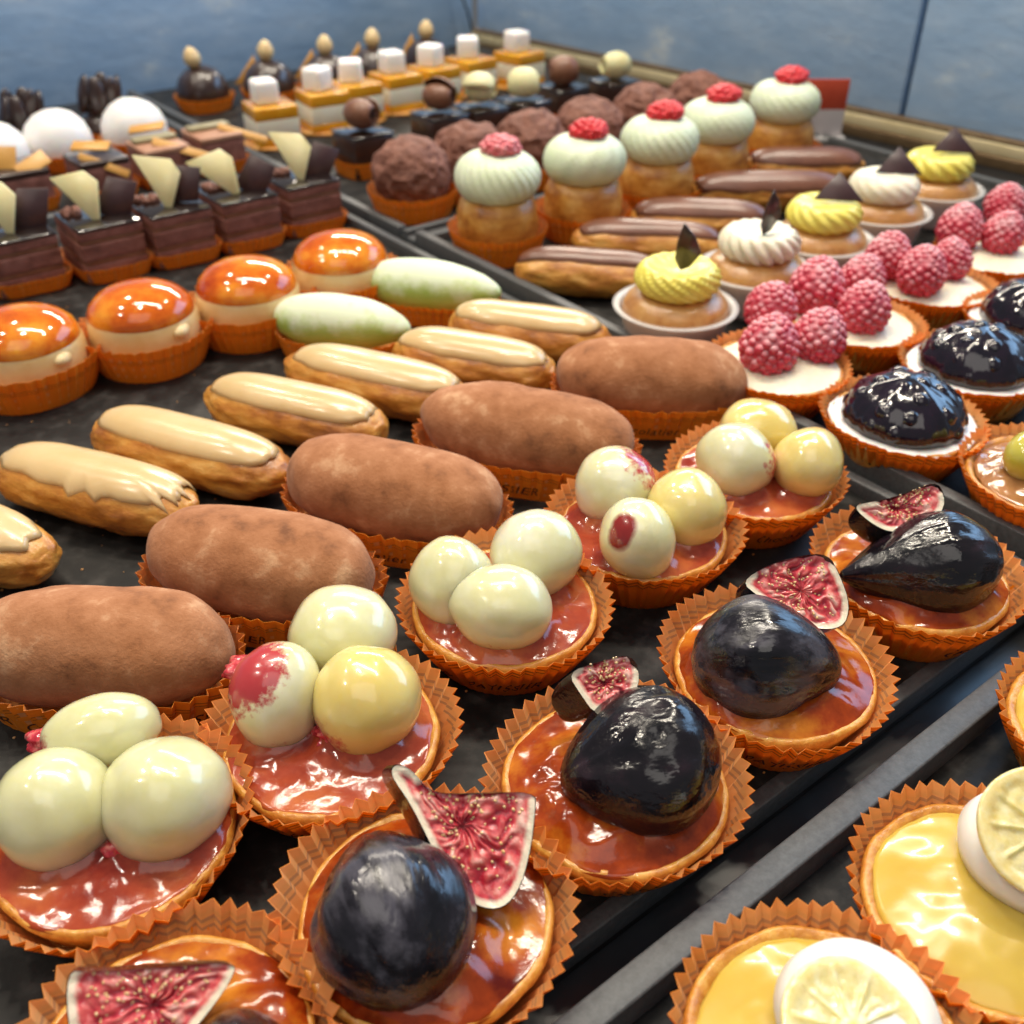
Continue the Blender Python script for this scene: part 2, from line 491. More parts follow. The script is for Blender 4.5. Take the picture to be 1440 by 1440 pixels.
# ------------------------------------------------------------------ pleated paper cases
class Cup:
    def __init__(s, a, b, p, h, flare, N, seed, amp=.15, outer='paper_out', jit=.25):
        rnd = random.Random(seed)
        s.N, s.h = N, h
        K = 720
        base = []
        for i in range(K + 1):
            t = 2 * math.pi * i / K
            r = (abs(math.cos(t) / a) ** p + abs(math.sin(t) / b) ** p) ** (-1 / p)
            r *= 1 + .022 * math.sin(2 * t + seed) + .015 * math.sin(3 * t + seed * 2.3)
            base.append((r * math.cos(t), r * math.sin(t)))
        cum = [0]
        for q, w in zip(base, base[1:]):
            cum.append(cum[-1] + math.dist(q, w))
        s.per = cum[-1]
        ang, k = [], 0
        for i in range(2 * N):
            d = s.per * (i + rnd.uniform(-jit, jit) * .9) / (2 * N)
            d %= s.per
            k = 0
            lo, hi = 0, K
            while hi - lo > 1:
                mid = (lo + hi) // 2
                if cum[mid] <= d:
                    lo = mid
                else:
                    hi = mid
            f = (d - cum[lo]) / max(1e-9, cum[hi] - cum[lo])
            ang.append((base[lo][0] + f * (base[hi][0] - base[lo][0]), base[lo][1] + f * (base[hi][1] - base[lo][1])))
        ja = [rnd.uniform(.65, 1.3) for _ in range(2 * N)]
        jz = [rnd.uniform(-.045, .045) for _ in range(2 * N)]
        s.ring = []
        s.zs = [0, .12, .35, .6, .85, 1.0]
        for f in s.zs:
            row = []
            for i, (x, y) in enumerate(ang):
                r = math.hypot(x, y)
                nr = r - flare * (1 - f ** .9)
                nr += (amp * (.12 + .88 * f)) * ja[i] * (1 if i % 2 else -1)
                row.append((x / r * nr, y / r * nr, f * h + (jz[i] + (.03 if i % 2 else -.03)) * f))
            s.ring.append(row)
        t = .013
        outer_r = s.ring
        inner_r = []
        for row in s.ring:
            inner_r.append([(x * (1 - t / math.hypot(x, y)), y * (1 - t / math.hypot(x, y)), z + (t if z < .01 else 0)) for x, y, z in row])
        rings = [[(0, 0, 0)]] + outer_r + inner_r[::-1] + [[(0, 0, t)]]
        V, F = loft(rings)
        F = [tuple(reversed(f)) for f in F]
        n2 = 2 * N
        nout = n2 + n2 * (len(s.zs) - 1)
        idx = [0] * (nout + n2) + [1] * (len(F) - nout - n2)
        s.me = mesh('paper_case', V, F, [M[outer], M['paper_in']], False, idx)

    def at(s, d, z, off):
        k = (d / s.per * 2 * s.N) % (2 * s.N)
        i = int(k)
        f = k - i
        j = (i + 1) % (2 * s.N)
        zz = max(0.02, min(.98, z / s.h))
        r = 0
        while s.zs[r + 1] < zz:
            r += 1
        g = (zz - s.zs[r]) / (s.zs[r + 1] - s.zs[r])

        def lerp(a, b, t):
            return [a[q] + (b[q] - a[q]) * t for q in range(3)]
        p = lerp(lerp(s.ring[r][i], s.ring[r][j], f), lerp(s.ring[r + 1][i], s.ring[r + 1][j], f), g)
        l = math.hypot(p[0], p[1])
        return (p[0] * (1 + off / l), p[1] * (1 + off / l), p[2])

    def lettering(s, words, size, z0):
        cu = bpy.data.curves.new('lettering', 'FONT')
        cu.body = words
        cu.size = size
        cu.shear = .25
        cu.space_character = 1.1
        cu.resolution_u = 3
        ob = bpy.data.objects.new('lettering', cu)
        COL.objects.link(ob)
        dg = bpy.context.evaluated_depsgraph_get()
        me = bpy.data.meshes.new_from_object(ob.evaluated_get(dg))
        bpy.data.objects.remove(ob)
        bm = bmesh.new()
        bm.from_mesh(me)
        bpy.data.meshes.remove(me)
        bmesh.ops.triangulate(bm, faces=bm.faces[:])
        for _ in range(3):
            ed = [e for e in bm.edges if e.calc_length() > .10]
            if ed:
                bmesh.ops.subdivide_edges(bm, edges=ed, cuts=1)
                bmesh.ops.triangulate(bm, faces=bm.faces[:])
        wmax = max(v.co.x for v in bm.verts)
        reps = max(1, int(s.per / (wmax + size * .9)))
        step = s.per / reps
        s.txt = []
        for i, v in enumerate(bm.verts):
            v.index = i
        for r in range(reps):
            V, F, o = [], [], 0
            for v in bm.verts:
                V.append(s.at(v.co.x + r * step, v.co.y + z0, .014))
            for f in bm.faces:
                F.append(tuple(q.index + o for q in f.verts))
            s.txt.append(mesh('case_lettering', V, F, M['ink'], False))
        bm.free()
        return s


ROUND = [Cup(3.45, 3.45, 2, 2.15, 1.15, 50, sd, .105).lettering("Chocolatier   PATISSIER", .62, .55) for sd in (1, 2, 3, 4)]
OVAL = [Cup(3.75, 2.35, 2.6, 1.55, .35, 44, sd, .11, 'paper_low_out').lettering("Chocolatier   PATISSIER", .55, .3) for sd in (11, 12)]
SQUARE = [Cup(2.5, 3.1, 4, 1.5, .4, 44, sd, .10, 'paper_low_out') for sd in (21, 22)]
SMALL = [Cup(3.0, 3.0, 2.1, 1.7, .5, 40, sd, .11, 'paper_low_out') for sd in (31, 32)]


def add_case(root, kind, i, rz=0.0, scale=1.0, text=True):
    c = kind[i % len(kind)]
    o = put('paper_case', c.me, root, (0, 0, .01), rz, scale=scale)
    if text and hasattr(c, 'txt'):
        for tx in c.txt:
            put('lettering', tx, o)
    return o


# ------------------------------------------------------------------ the setting: counter, walls, rail, trays
def structure(o):
    o['kind'] = 'structure'
    return o


V, F = rbox(200, 190, 4, .1, -4)
structure(put('counter', mesh('counter', V, F, M['counter']), None, (10, 40, -1.2)))

wl = bpy.data.objects.new('back_wall', None)
COL.objects.link(wl)
wl.location = (-60 * U, 104 * U, -1.2 * U)
structure(wl)
for k, (x0, x1) in enumerate(((0, 62), (62.3, 135.6))):
    V, F = rbox(x1 - x0, 2, 22, .12)
    put('panel', mesh('panel', V, F, M['wall']), wl, ((x0 + x1) / 2, 1, 0))
WANG = math.atan2(-64.6, 5.7)
ws = bpy.data.objects.new('side_wall', None)
COL.objects.link(ws)
ws.location = (76.2 * U, 104 * U, -1.2 * U)
ws.rotation_euler = (0, 0, WANG)
structure(ws)
for k, (x0, x1) in enumerate(((0, 53.5), (54.0, 132))):
    V, F = rbox(x1 - x0, 2, 22, .12)
    put('panel', mesh('panel', V, F, M['wall']), ws, ((x0 + x1) / 2, 1, 0))
V, F = rbox(.5, .6, 21.8, 0)
put('joint', mesh('joint', V, F, M['wire']), ws, (53.75, 1.5, 0))
t = thing('gold_rail', 'long gold metal rail at the foot of the blue wall', 'rail', (76.2, 104, -1.2), WANG)
V, F = rbox(130, 1.1, .9, .08)
put('bottom_strip', mesh('bottom_strip', V, F, M['bronze']), t, (65.2, -.8, 0))
V, F = rbox(130, .9, .95, .1, .9)
put('rail_bar', mesh('rail_bar', V, F, M['gold']), t, (65.2, -.75, 0))
V, F = rbox(130, 1.1, .35, .1)
put('top_strip', mesh('top_strip', V, F, M['bronze']), t, (65.2, -.62, 1.85))


def tray(label, x0, x1, y0, y1, rims, z=0.0):
    """rims: dict side -> (height, width)"""
    r = thing('display_tray', label, 'tray', (x0, y0, z), 0, 'black display trays on the counter')
    sx, sy = x1 - x0, y1 - y0
    V, F = rbox(sx, sy, 1.15, .08, -1.15)
    put('tray_base', mesh('tray_base', V, F, M['tray']), r, (sx / 2, sy / 2, 0))
    for side, (h, w) in rims.items():
        if side in 'NS':
            V, F = rbox(sx - .02, w, h + .9, .07, -.9)
            put('rim', mesh('rim', V, F, M['rim']), r, (sx / 2, w / 2 - .01 if side == 'S' else sy - w / 2 + .01, 0))
        else:
            V, F = rbox(w, sy - 2 * .95, h + .9, .07, -.9)
            put('rim', mesh('rim', V, F, M['rim']), r, (w / 2 - .01 if side == 'W' else sx - w / 2 + .01, sy / 2, 0))
    return r


tray('large black tray of fig tarts, grape tarts, eclairs and chocolate cakes', -45, 32.4, 10.4, 71, {'S': (.02, .5), 'E': (.55, .5), 'N': (.5, .8)})
tray('black tray of raspberry tarts, green cream puffs and chocolate eclairs', 33.0, 73, -16, 52.9, {'W': (1.1, .6), 'N': (.5, .8), 'E': (.4, .6)})
tray('black tray of round chocolate balls and orange cubes in the far corner', 33.4, 73, 53.5, 101.5, {'W': (.6, .6), 'S': (.6, .5)})
tray('grey-rimmed black tray holding the yellow lemon tarts', -20, 32.2, -30, 8.9, {'N': (.95, .78), 'E': (.6, .6)})
tray('black tray of white domes beside the blue wall', -45, 32.6, 72, 101.5, {'E': (.5, .6)})


# ------------------------------------------------------------------ fig tarts and grape tarts
def shell_mesh(seed, Rr=2.98, top=1.75):
    prof = [(0, .06), (2.25, .06), (2.5, .5), (Rr, top - .12), (Rr - .06, top + .03), (Rr - .16, top + .05), (Rr - .32, top - .08), (Rr - .5, top - .35), (0, top - .4)]
    return lathe(prof, 64, lambda v: (v[0] * (1 + .025 * nz(v, .9, seed)), v[1] * (1 + .025 * nz(v, .9, seed + 1)), v[2] + (.09 * nz(v, 1.4, seed + 2) + .05 * nz(v, 3.5, seed + 2)) * (v[2] > 1)))


def pool_mesh(seed, r=2.5, top=1.75, dome=.12, bump=.1, n=96, lifts=()):
    fs = [(k / 24) ** .85 for k in range(1, 24)] + [.985]
    prof = [(0, top + dome)] + [(r * f, top + dome * (1 - f * f)) for f in fs] + [(r * 1.015, top - .06), (r * .99, top - .2)]

    def disp(v):
        x, y, z = v
        rr = math.hypot(x, y) / r
        q = 1 + .035 * nz((x, y, 3), .9, seed) + .02 * nz((x, y, 3), 2.5, seed)
        z += bump * (nz((x, y, 0), .75, seed) + .45 * nz((x, y, 0), 2.3, seed + 5)) * max(0, 1 - rr ** 8)
        up = 0
        for lx, ly, lr, lh in lifts:
            d = math.hypot(x - lx, y - ly) / lr
            up = max(up, lh * math.exp(-d ** 4) * (1 + .5 * nz((x, y, 0), 1.6, seed + 9)))
        return (x * q, y * q, z + up * max(0, 1 - rr ** 10))
    return lathe(prof, n, disp)


SHELLS = [mesh('tart_shell', *shell_mesh(s), M['shell']) for s in (1, 2, 3)]


def fig_body(L, Rm, seed, zc, mat_, point=1.15):
    rings, n, m = [], 44, 48
    for i in range(n + 1):
        t = i / n
        t2 = t + .06 * math.sin(2 * math.pi * t) * -.3
        r = Rm * math.sqrt(max(0, math.sin(math.pi * t2 ** point))) * (.86 + .14 * t2)
        if t2 < .16 and point > 1.3:
            r = max(r, Rm * .10 * (t2 / .02 if t2 < .02 else 1))
        x = (t - .5) * L
        if r < 1e-3:
            rings.append([(x, 0, zc)])
            continue
        ring = []
        for k in range(m):
            a = 2 * math.pi * k / m
            rr = r * (1.02 - .13 * (1 - abs(math.sin(8 * a + 2.2 * nz((x * .6, math.cos(a), math.sin(a)), .8, seed)))) ** 2.5 * (.6 + nz((x, a, 1), .9, seed)) + .02 * nz((x * .5, math.cos(a) * 3, math.sin(a) * 3), 1.6, seed + 4) + .15 * nz((x, math.cos(a) * 2, math.sin(a) * 2), .5, seed) + .03 * nz((x * .8, math.cos(a) * 3, math.sin(a) * 3), 1.1, seed + 7))
            ring.append((x, rr * math.cos(a), zc + rr * 1.06 * math.sin(a)))
        rings.append(ring)
    V, F = loft(rings)
    F = [tuple(reversed(f)) for f in F]
    V = [(x, y, max(1.62, z)) for x, y, z in V]
    return mesh('fig_half', V, F, mat_)


_b = bmesh.new()
bmesh.ops.create_icosphere(_b, subdivisions=1, radius=1)
SEED = ([tuple(v.co) for v in _b.verts], [tuple(v.index for v in f.verts) for f in _b.faces])
_b.free()


def chaikin(pts, it=2):
    for _ in range(it):
        out = []
        for (a, b) in zip(pts, pts[1:] + pts[:1]):
            out.append(tuple(a[i] * .75 + b[i] * .25 for i in range(3)))
            out.append(tuple(a[i] * .25 + b[i] * .75 for i in range(3)))
        pts = out
    return pts


def fig_wedge(root, rloc, spec, back, depth, seed):
    loc, el, pts = spec
    area = sum(a[0] * b[1] - b[0] * a[1] for a, b in zip(pts, pts[1:] + pts[:1]))
    if area < 0:
        pts = pts[::-1]
    p = chaikin([tuple(map(float, q)) for q in pts], 2)
    dense = []
    for a, b in zip(p, p[1:] + p[:1]):
        k = max(1, int(math.dist(a[:2], b[:2]) / .07))
        for i in range(k):
            dense.append(tuple(a[j] + (b[j] - a[j]) * i / k for j in range(3)))
    p = dense
    n = len(p)
    rind = [q for q in p if q[2] > .5]
    V, mask, tone, rings = [], [], [], 34
    for r in range(rings + 1):
        f = 1 - r / rings
        for i, q in enumerate(p):
            u, v = q[0] * f, q[1] * f
            a = math.atan2(q[1], q[0]) + .55 * nz((u, v, 2), 1.3, seed + 3) + .25 * nz((u, v, 4), 3.2, seed + 6)
            d = min((math.hypot(u - w[0], v - w[1]) for w in rind), default=9)
            inn = min(1, d / .3)
            fib = nz((math.cos(a) * 4.6, math.sin(a) * 4.6, f * 2.6), 1.5, seed) + .75 * nz((u, v, 0), 3.4, seed + 2)
            hollow = max(0, 1 - f / .3)
            V.append((u, v, inn * (-.10 + .11 * fib - .10 * hollow)))
            mask.append(max(0, 1 - d / .30))
            tone.append(max(0, min(1, .46 + .40 * fib - .14 * hollow + .16 * max(0, 1 - abs(d - .35) / .2))))
    F = []
    for r in range(rings):
        for i in range(n):
            j = (i + 1) % n
            F.append((r * n + i, r * n + j, (r + 1) * n + j, (r + 1) * n + i))
    w = mesh('fig_wedge', V, F, M['fig_flesh'], True, None, mask, tone)
    rnd = random.Random(seed + 40)
    sv, sf = [], []
    for _ in range(120):
        k = int(rings * (1 - math.sqrt(rnd.uniform(.02, .9)))) * n + rnd.randrange(n)
        if mask[k] > .05:
            continue
        c = shift((([(x, y * .75, z * .6) for x, y, z in SEED[0]]), SEED[1]), V[k], rnd.uniform(0, 6.28), rnd.uniform(.035, .06))
        sv, sf = join((sv, sf), c)
    seeds = mesh('fig_seeds', sv, sf, M['seed'])
    e = R(el)
    h = R(52)
    rv = Vector((math.sin(h), -math.cos(h), 0))
    nv = Vector((-math.cos(h) * math.cos(e), -math.sin(h) * math.cos(e), math.sin(e)))
    uv = nv.cross(rv)
    rot = Matrix((rv, uv, nv)).transposed().to_euler()
    o = put('fig_wedge', w, root, (loc[0] - rloc[0], loc[1] - rloc[1], loc[2]), rot=rot)
    rg = []
    for k in range(9):
        t = k / 8
        s = (1 - t ** 2.6) ** .8
        zz = -depth * math.sin(t * math.pi / 2)
        ox, oy = back[0] * t * 1.5, back[1] * t * 1.5
        g = 1.012 if k == 0 else 1.0
        rg.append([(q[0] * s * g + ox, q[1] * s * g + oy, zz + .012 * (k == 0)) for q in p] if k < 8 else [(ox, oy, zz)])
    Vb, Fb = loft(rg)
    so = put('seeds', seeds, o)
    so['kind'] = 'stuff'
    sk = mesh('wedge_skin', Vb, [tuple(reversed(f)) for f in Fb][::1], M['fig_skin'])
    put('skin', sk, o)
    return o


def fig_tart(label, loc, k, fig, wedge, back, depth, skin='fig_skin', fr=1.8, fz=2.55):
    r = thing('fig_tart', label, 'tart', loc, 0, 'fig tarts in orange paper cases')
    add_case(r, ROUND, k, k * 1.7 + 3.6)
    put('tart_shell', SHELLS[k % 3], r, (0, 0, 0), k)
    ax, ay = fig[0] - loc[0], fig[1] - loc[1]
    c, s = math.cos(R(fig[2])), math.sin(R(fig[2]))
    put('jam', mesh('jam', *pool_mesh(k + 1, 2.84, 1.78, .2, .14, lifts=[(ax + c * q, ay + s * q, fr * .95, .4) for q in (-fig[3] * .25, 0, fig[3] * .25)]), M['jam']), r)
    put('fig_half', fig_body(fig[3], fr, k, fz, M[skin], 1.5 if k == 4 else 1.12), r, (fig[0] - loc[0], fig[1] - loc[1], 0), R(fig[2]))
    fig_wedge(r, loc, wedge, back, depth, k)
    return r


fig_tart('fig tart cut off by the bottom edge, its red wedge lying flat on amber jam', (1.05, 12.65), 0, (1.89, 11.31, -115.5, 3.06),
         ((1.10, 13.26, 3.10), 50, [(-1.73, 0.69, 1), (-1.27, 0.64, 0), (0.09, 0.72, 0), (1.66, 0.84, 0), (1.66, 0.58, 1), (1.30, 0.02, 1), (0.76, -0.62, 1), (0.16, -1.19, 1), (-1.06, -1.19, 1), (-1.56, -0.48, 1)]), (-.35, .1), .9, 'fig_bloom', 1.5, 2.1)
fig_tart('fig tart with a large seedy red wedge leaning on a bloomy dark fig', (7.14, 12.38), 1, (6.26, 12.34, -107.2, 4.16),
         ((8.40, 12.64, 3.60), 48, [(-1.57, 1.41, 1), (-1.16, 1.28, 1), (-0.77, 0.76, 0), (0.10, 0.69, 0), (1.69, 0.79, 0), (1.70, 0.36, 1), (1.57, -0.62, 1), (1.29, -1.47, 1), (0.84, -1.83, 1), (0.21, -1.66, 1), (-0.28, -1.14, 1), (-0.75, -0.29, 1), (-1.21, 0.56, 1), (-1.67, 1.15, 1)]), (-.75, .05), 1.3, 'fig_bloom', 1.95)
fig_tart('fig tart with a small square red wedge behind a glossy black fig', (13.22, 12.52), 2, (13.57, 12.02, -22.7, 4.29),
         ((13.76, 13.67, 4.10), 42, [(-1.00, 0.29, 1), (-0.21, 0.54, 0), (0.75, 0.80, 0), (0.94, -0.07, 1), (0.38, -0.44, 1), (-0.25, -0.82, 1), (-0.62, -0.31, 1)]), (-.75, -.55), 1.0, 'fig_skin', 2.05)
fig_tart('fig tart with a pale-edged pink wedge above a striped grey fig', (19.84, 12.73), 3, (19.11, 12.57, 135.7, 4.29),
         ((20.94, 13.04, 4.00), 44, [(-1.79, 0.26, 1), (-0.96, 0.74, 0), (-0.06, 1.01, 0), (0.79, 1.09, 0), (1.12, 0.47, 1), (1.39, -0.45, 1), (1.14, -1.11, 1), (0.25, -1.11, 1), (-0.58, -0.74, 1), (-1.29, -0.16, 1)]), (-.5, -.45), 1.0, 'fig_bloom', 1.9)
fig_tart('fig tart with a whole pear-shaped black fig, nearest the tray gap', (27.09, 12.81), 4, (26.38, 12.43, -30.1, 5.39),
         ((26.54, 13.66, 4.20), 40, [(-1.55, 0.05, 1), (-1.00, 0.19, 1), (-0.40, 0.28, 0), (0.45, 0.56, 0), (1.29, 0.90, 0), (1.52, -0.04, 1), (0.68, -0.54, 1), (-0.17, -0.82, 1), (-0.82, -0.59, 1)]), (-.35, -.6), .9, 'fig_skin', 1.75)


def grape_mesh(sx, sy, sz, seed, stain=None, size=.75, mat_='grape'):
    V, mask = [], []
    d0 = Vector(stain).normalized() if stain else None
    for v in ICO4[0]:
        d = Vector(v)
        k = 1 + .12 * nz(v, .8, seed) + .03 * nz(v, 2.2, seed + 1)
        dd = max(d.dot(d0), d.dot((d0 + Vector((-.03, -.03, -.24))).normalized())) if stain and mat_ == 'grape_patch' else (d.dot(d0) if stain else 0)
        mask.append(max(0, min(1, .5 + (dd - (1 - size)) * (7 if mat_ == 'grape_patch' else 1.6))) if stain else 0)
        V.append((v[0] * sx * k, v[1] * sy * k, v[2] * sz * k))
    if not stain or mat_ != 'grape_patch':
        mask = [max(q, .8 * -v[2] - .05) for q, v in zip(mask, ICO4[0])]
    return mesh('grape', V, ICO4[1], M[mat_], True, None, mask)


def grape_tart(label, loc, k, grapes, pulp=()):
    r = thing('grape_tart', label, 'tart', loc, 0, 'peeled grape tarts in orange paper cases')
    add_case(r, ROUND, k + 1, k * 2.3 + 1.0)
    put('tart_shell', SHELLS[k % 3], r, (0, 0, 0), k)
    put('jam', mesh('jam', *pool_mesh(k + 4, 2.84, 1.78, .2, .12, lifts=[(g[0][0] - loc[0], g[0][1] - loc[1], g[0][3] * .95, .65) for g in grapes]), M['pink_jam']), r)
    for i, (g, asp, tall, rz, stain, size, mt) in enumerate(grapes):
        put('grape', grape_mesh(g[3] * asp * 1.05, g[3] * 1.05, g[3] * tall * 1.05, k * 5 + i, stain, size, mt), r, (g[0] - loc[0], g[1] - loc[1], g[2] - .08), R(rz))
    for i, (g, sx) in enumerate(pulp):
        V = [tuple(c * (1 + .35 * nz(v, 1.4, k + i) + .2 * nz(v, 3.5, k + i)) for c in v) for v in ICO4[0]]
        put('red_pulp', mesh('red_pulp', [(x * g[3] * sx, y * g[3], z * g[3] * .8) for x, y, z in V], ICO4[1], M['pulp']), r, (g[0] - loc[0], g[1] - loc[1], g[2]), R(-38))
    return r


# camera-facing directions for the red stains on the grapes
grape_tart('grape tart at the lower left with three large pale grapes', (2.30, 19.12), 0, [
    ((1.25, 19.85, 2.70, 1.40), 1.0, 1.0, -38, None, 0, 'grape'), ((3.54, 18.53, 2.70, 1.48), 1.03, .97, -38, None, 0, 'grape'),
    ((3.00, 21.28, 3.00, 0.97), 1.5, 1.0, -20, (-1, -.15, -.25), .18, 'grape')], [((2.21, 18.27, 2.00, 0.35), 1.2), ((1.77, 22.50, 2.40, 0.38), 1.3)])
grape_tart('grape tart with one red-stained, one golden and one pale grape', (8.21, 18.59), 1, [
    ((10.02, 20.99, 2.90, 1.38), 1.05, .92, -38, (-.6, -.5, -.6), .12, 'grape'), ((7.28, 19.81, 2.90, 1.28), .95, 1.15, -38, (-.5, -.19, .84), .36, 'grape'),
    ((9.13, 18.14, 2.80, 1.44), 1.0, 1.03, -38, (-.75, -.6, -.55), .16, 'grape_gold')], [((8.11, 18.09, 2.10, 0.46), 1.5), ((6.88, 20.69, 3.40, 0.43), 1.4)])
grape_tart('grape tart with three clean greenish grapes, beside the potato cakes', (15.33, 19.99), 2, [
    ((13.93, 20.92, 2.80, 1.34), .98, 1.03, -38, None, 0, 'grape'), ((16.90, 20.40, 2.90, 1.39), 1.0, 1.0, -38, None, 0, 'grape'),
    ((14.43, 19.00, 2.80, 1.34), 1.12, .96, -45, None, 0, 'grape')])
grape_tart('grape tart with a dark red patch on its front grape', (21.67, 20.24), 3, [
    ((21.65, 21.78, 2.90, 1.37), 1.02, .98, -38, (.75, .02, .66), .16, 'grape'), ((22.74, 19.25, 2.80, 1.31), 1.0, 1.0, -38, None, 0, 'grape_gold'),
    ((20.17, 19.05, 2.80, 1.23), .98, 1.12, -38, (-.46, -.55, .69), .06, 'grape_patch')])
grape_tart('grape tart nearest the tray gap, its three grapes clustered tightly', (27.44, 20.15), 4, [
    ((28.79, 21.30, 2.90, 1.27), 1.15, .85, -38, None, 0, 'grape_gold'), ((26.32, 20.26, 2.90, 1.37), 1.0, 1.0, -38, (.95, -.2, .1), .14, 'grape'),
    ((28.50, 18.57, 2.80, 1.29), 1.0, 1.0, -38, None, 0, 'grape_gold')])


# ------------------------------------------------------------------ marzipan potatoes, eclairs, green almonds
def potato(label, e, k, W_=1.95, H_=1.8):
    r = thing('potato_cake', label, 'cake', (e[0], e[1]), R(e[2]), 'cocoa dusted potato cakes in paper cases')
    add_case(r, OVAL, k, math.pi * (k % 2), scale=(e[3] / 7.1, 1, 1))
    V, F = blob(e[3] / 2, W_, H_, 3.2, 56, 44, H_ + .12, k, .05, .5, .12)
    V = [(x, y, z + .02 * nz((x, y, z), 1.5, k + 9)) for x, y, z in V]
    put('marzipan', mesh('potato_body', V, F, M['potato']), r)


potato('cocoa dusted potato cake cut off by the left edge of the photo', (4.41, 25.82, -41.4, 7.96), 0)
potato('cocoa dusted potato cake behind the red-stained grape tart', (10.05, 26.61, -52.5, 8.02), 1)
potato('cocoa dusted potato cake in the middle of its row', (15.98, 27.59, -56.8, 8.53), 2)
potato('cocoa dusted potato cake whose case shows its lettering', (22.50, 27.92, -54.3, 8.84), 3)
potato('cocoa dusted potato cake nearest the tray gap', (29.68, 28.12, -42.6, 8.32), 4)


def loaf_top(x, y, L, W_, H_, p, zc):
    q = 1 - abs(x / L) ** p - (y / W_) ** 2
    return zc + H_ * math.sqrt(max(0, q))


def icing_mesh(L, W_, H_, p, zc, seed, a, b, th=.16, ragged=.08, xo=0.0, drip=None):
    n, R_ = 72, 14
    top, V, F = [], [], []

    def pt(f, i, lift):
        t = 2 * math.pi * i / n
        c, s = math.cos(t), math.sin(t)
        rr = (abs(c) ** 4.5 + abs(s) ** 4.5) ** (-1 / 4.5)
        if abs(c) > abs(s) * .2:
            rr = (abs(c) ** 3.2 + abs(s) ** 3.2) ** (-1 / 3.2)
        g = 1 + ragged * nz((c * 2.2, s * 2.2, 0), 1.3, seed) + ragged * .5 * nz((c * 5, s * 5, 1), 1.3, seed)
        if drip:
            g += drip * max(0, nz((c * 4.5, s * 9, 2), 1.0, seed)) * (c > -.1)
        x, y = a * c * rr * g * f + xo, b * s * rr * g * f
        y = max(-W_ * .985, min(W_ * .985, y))
        x = max(-L * .985, min(L * .985, x))
        return (x, y, loaf_top(x, y, L, W_, H_, p, zc) + lift)
    fs = [0.02 + .98 * (k / R_) ** .75 for k in range(R_ + 1)]
    rings = [[(xo, 0, loaf_top(xo, 0, L, W_, H_, p, zc) + th)]]
    for f in fs:
        rings.append([pt(f, i, th * (1 - f ** 5) ** .62 * (1 + .12 * nz((f * math.cos(i * .0873) * 3, f * math.sin(i * .0873), 0), 1, seed)) + .02 * f) for i in range(n)])
    rings.append([pt(.985, i, -.07) for i in range(n)])
    V, F = loft(rings)
    return V, [tuple(reversed(f)) for f in F]


def eclair(name, label, e, k, icing, group, W_=1.5, H_=1.2, a=.87, b=.78, ragged=.06, drip=None, p=4.0, th=.17):
    r = thing(name, label, 'eclair', (e[0], e[1]), R(e[2]), group)
    L = e[3] / 2
    zc = H_ + .03
    V, F = blob(L, W_, H_, p, 72, 52, zc, k, .05, .7, .02)
    out = []
    for x, y, z in V:           # crackled seam low along both flanks
        q = (.11 * nz((x * .6, y, z * 2.2), 1.5, k + 4) + .06 * nz((x, y, z * 1.5), 3.5, k + 5)) * (1 if z < zc + .5 else 0)
        l = math.hypot(y, z - zc) or 1
        out.append((x * (1 + .01 * nz((y, z, x), 2, k)), y + y / l * q, max(.01, z + (z - zc) / l * q)))
    put('choux', mesh('choux', out, F, M['choux']), r)
    V, F = icing_mesh(L, W_, H_, p, zc + .07, k, L * a, W_ * b, th, ragged, 0, drip)
    put('icing', mesh('icing', V, F, M[icing]), r)


gr = 'coffee eclairs with beige icing'
for k, (lb, e, rg, dr) in enumerate((
        ('coffee eclair cut off by the left edge, only its end showing', (2.30, 36.42, -64.0, 10.54), .05, None),
        ('coffee eclair with ragged dripping icing at its near end', (7.50, 35.46, -59.0, 9.14), .10, .5),
        ('smooth coffee eclair between the ragged eclair and the tray gap, second of six', (11.46, 35.82, -62.0, 9.65), .03, None),
        ('short coffee eclair behind the middle potato cakes, third of six from the ragged one', (16.28, 35.96, -60.3, 8.90), .04, None),
        ('long coffee eclair in front of the green marzipan almond, fourth of six', (20.50, 36.15, -61.8, 9.41), .04, None),
        ('coffee eclair fifth of six, one before the tray gap', (25.17, 35.15, -59.0, 8.17), .06, None),
        ('coffee eclair nearest the tray gap, last of its row', (29.23, 36.17, -55.1, 8.34), .05, None))):
    eclair('coffee_eclair', lb, e, k, 'coffee_icing', gr, ragged=rg, drip=dr)

for k, (lb, e) in enumerate((
        ('chocolate topped eclair at the front of its row beside the yellow cream cup', (36.71, 39.96, -49.0, 8.65)),
        ('chocolate topped eclair second from the front, behind the first one', (42.56, 41.37, -45.5, 9.00)),
        ('chocolate topped eclair third from the front, behind the white cream cup', (47.78, 42.15, -44.8, 8.76)),
        ('chocolate topped eclair fourth from the front with wide chocolate strip', (55.56, 43.31, -36.4, 10.71)),
        ('chocolate topped eclair farthest back, by the last green cream puff', (61.89, 45.45, -38.0, 8.62)))):
    eclair('chocolate_eclair', lb, e, k + 20, 'choc_icing', 'chocolate eclairs on the rear tray', 1.45, 1.2, .93, (.62, .72, .85, .95, .95)[k], .05, None, 4.0, .14)


def green_almond(label, e, k):
    r = thing('marzipan_almond', label, 'cake', (e[0], e[1]), R(e[2]), 'green marzipan almonds')
    add_case(r, OVAL, k, scale=(e[3] / 7.8, .9, .8), text=False)
    V, F = blob(e[3] / 2, 1.75, 1.55, 2.0, 44, 40, 1.6, k, .03, .6, .12, taper=.25)
    put('marzipan', mesh('almond_body', V, F, M['green_marzipan']), r)


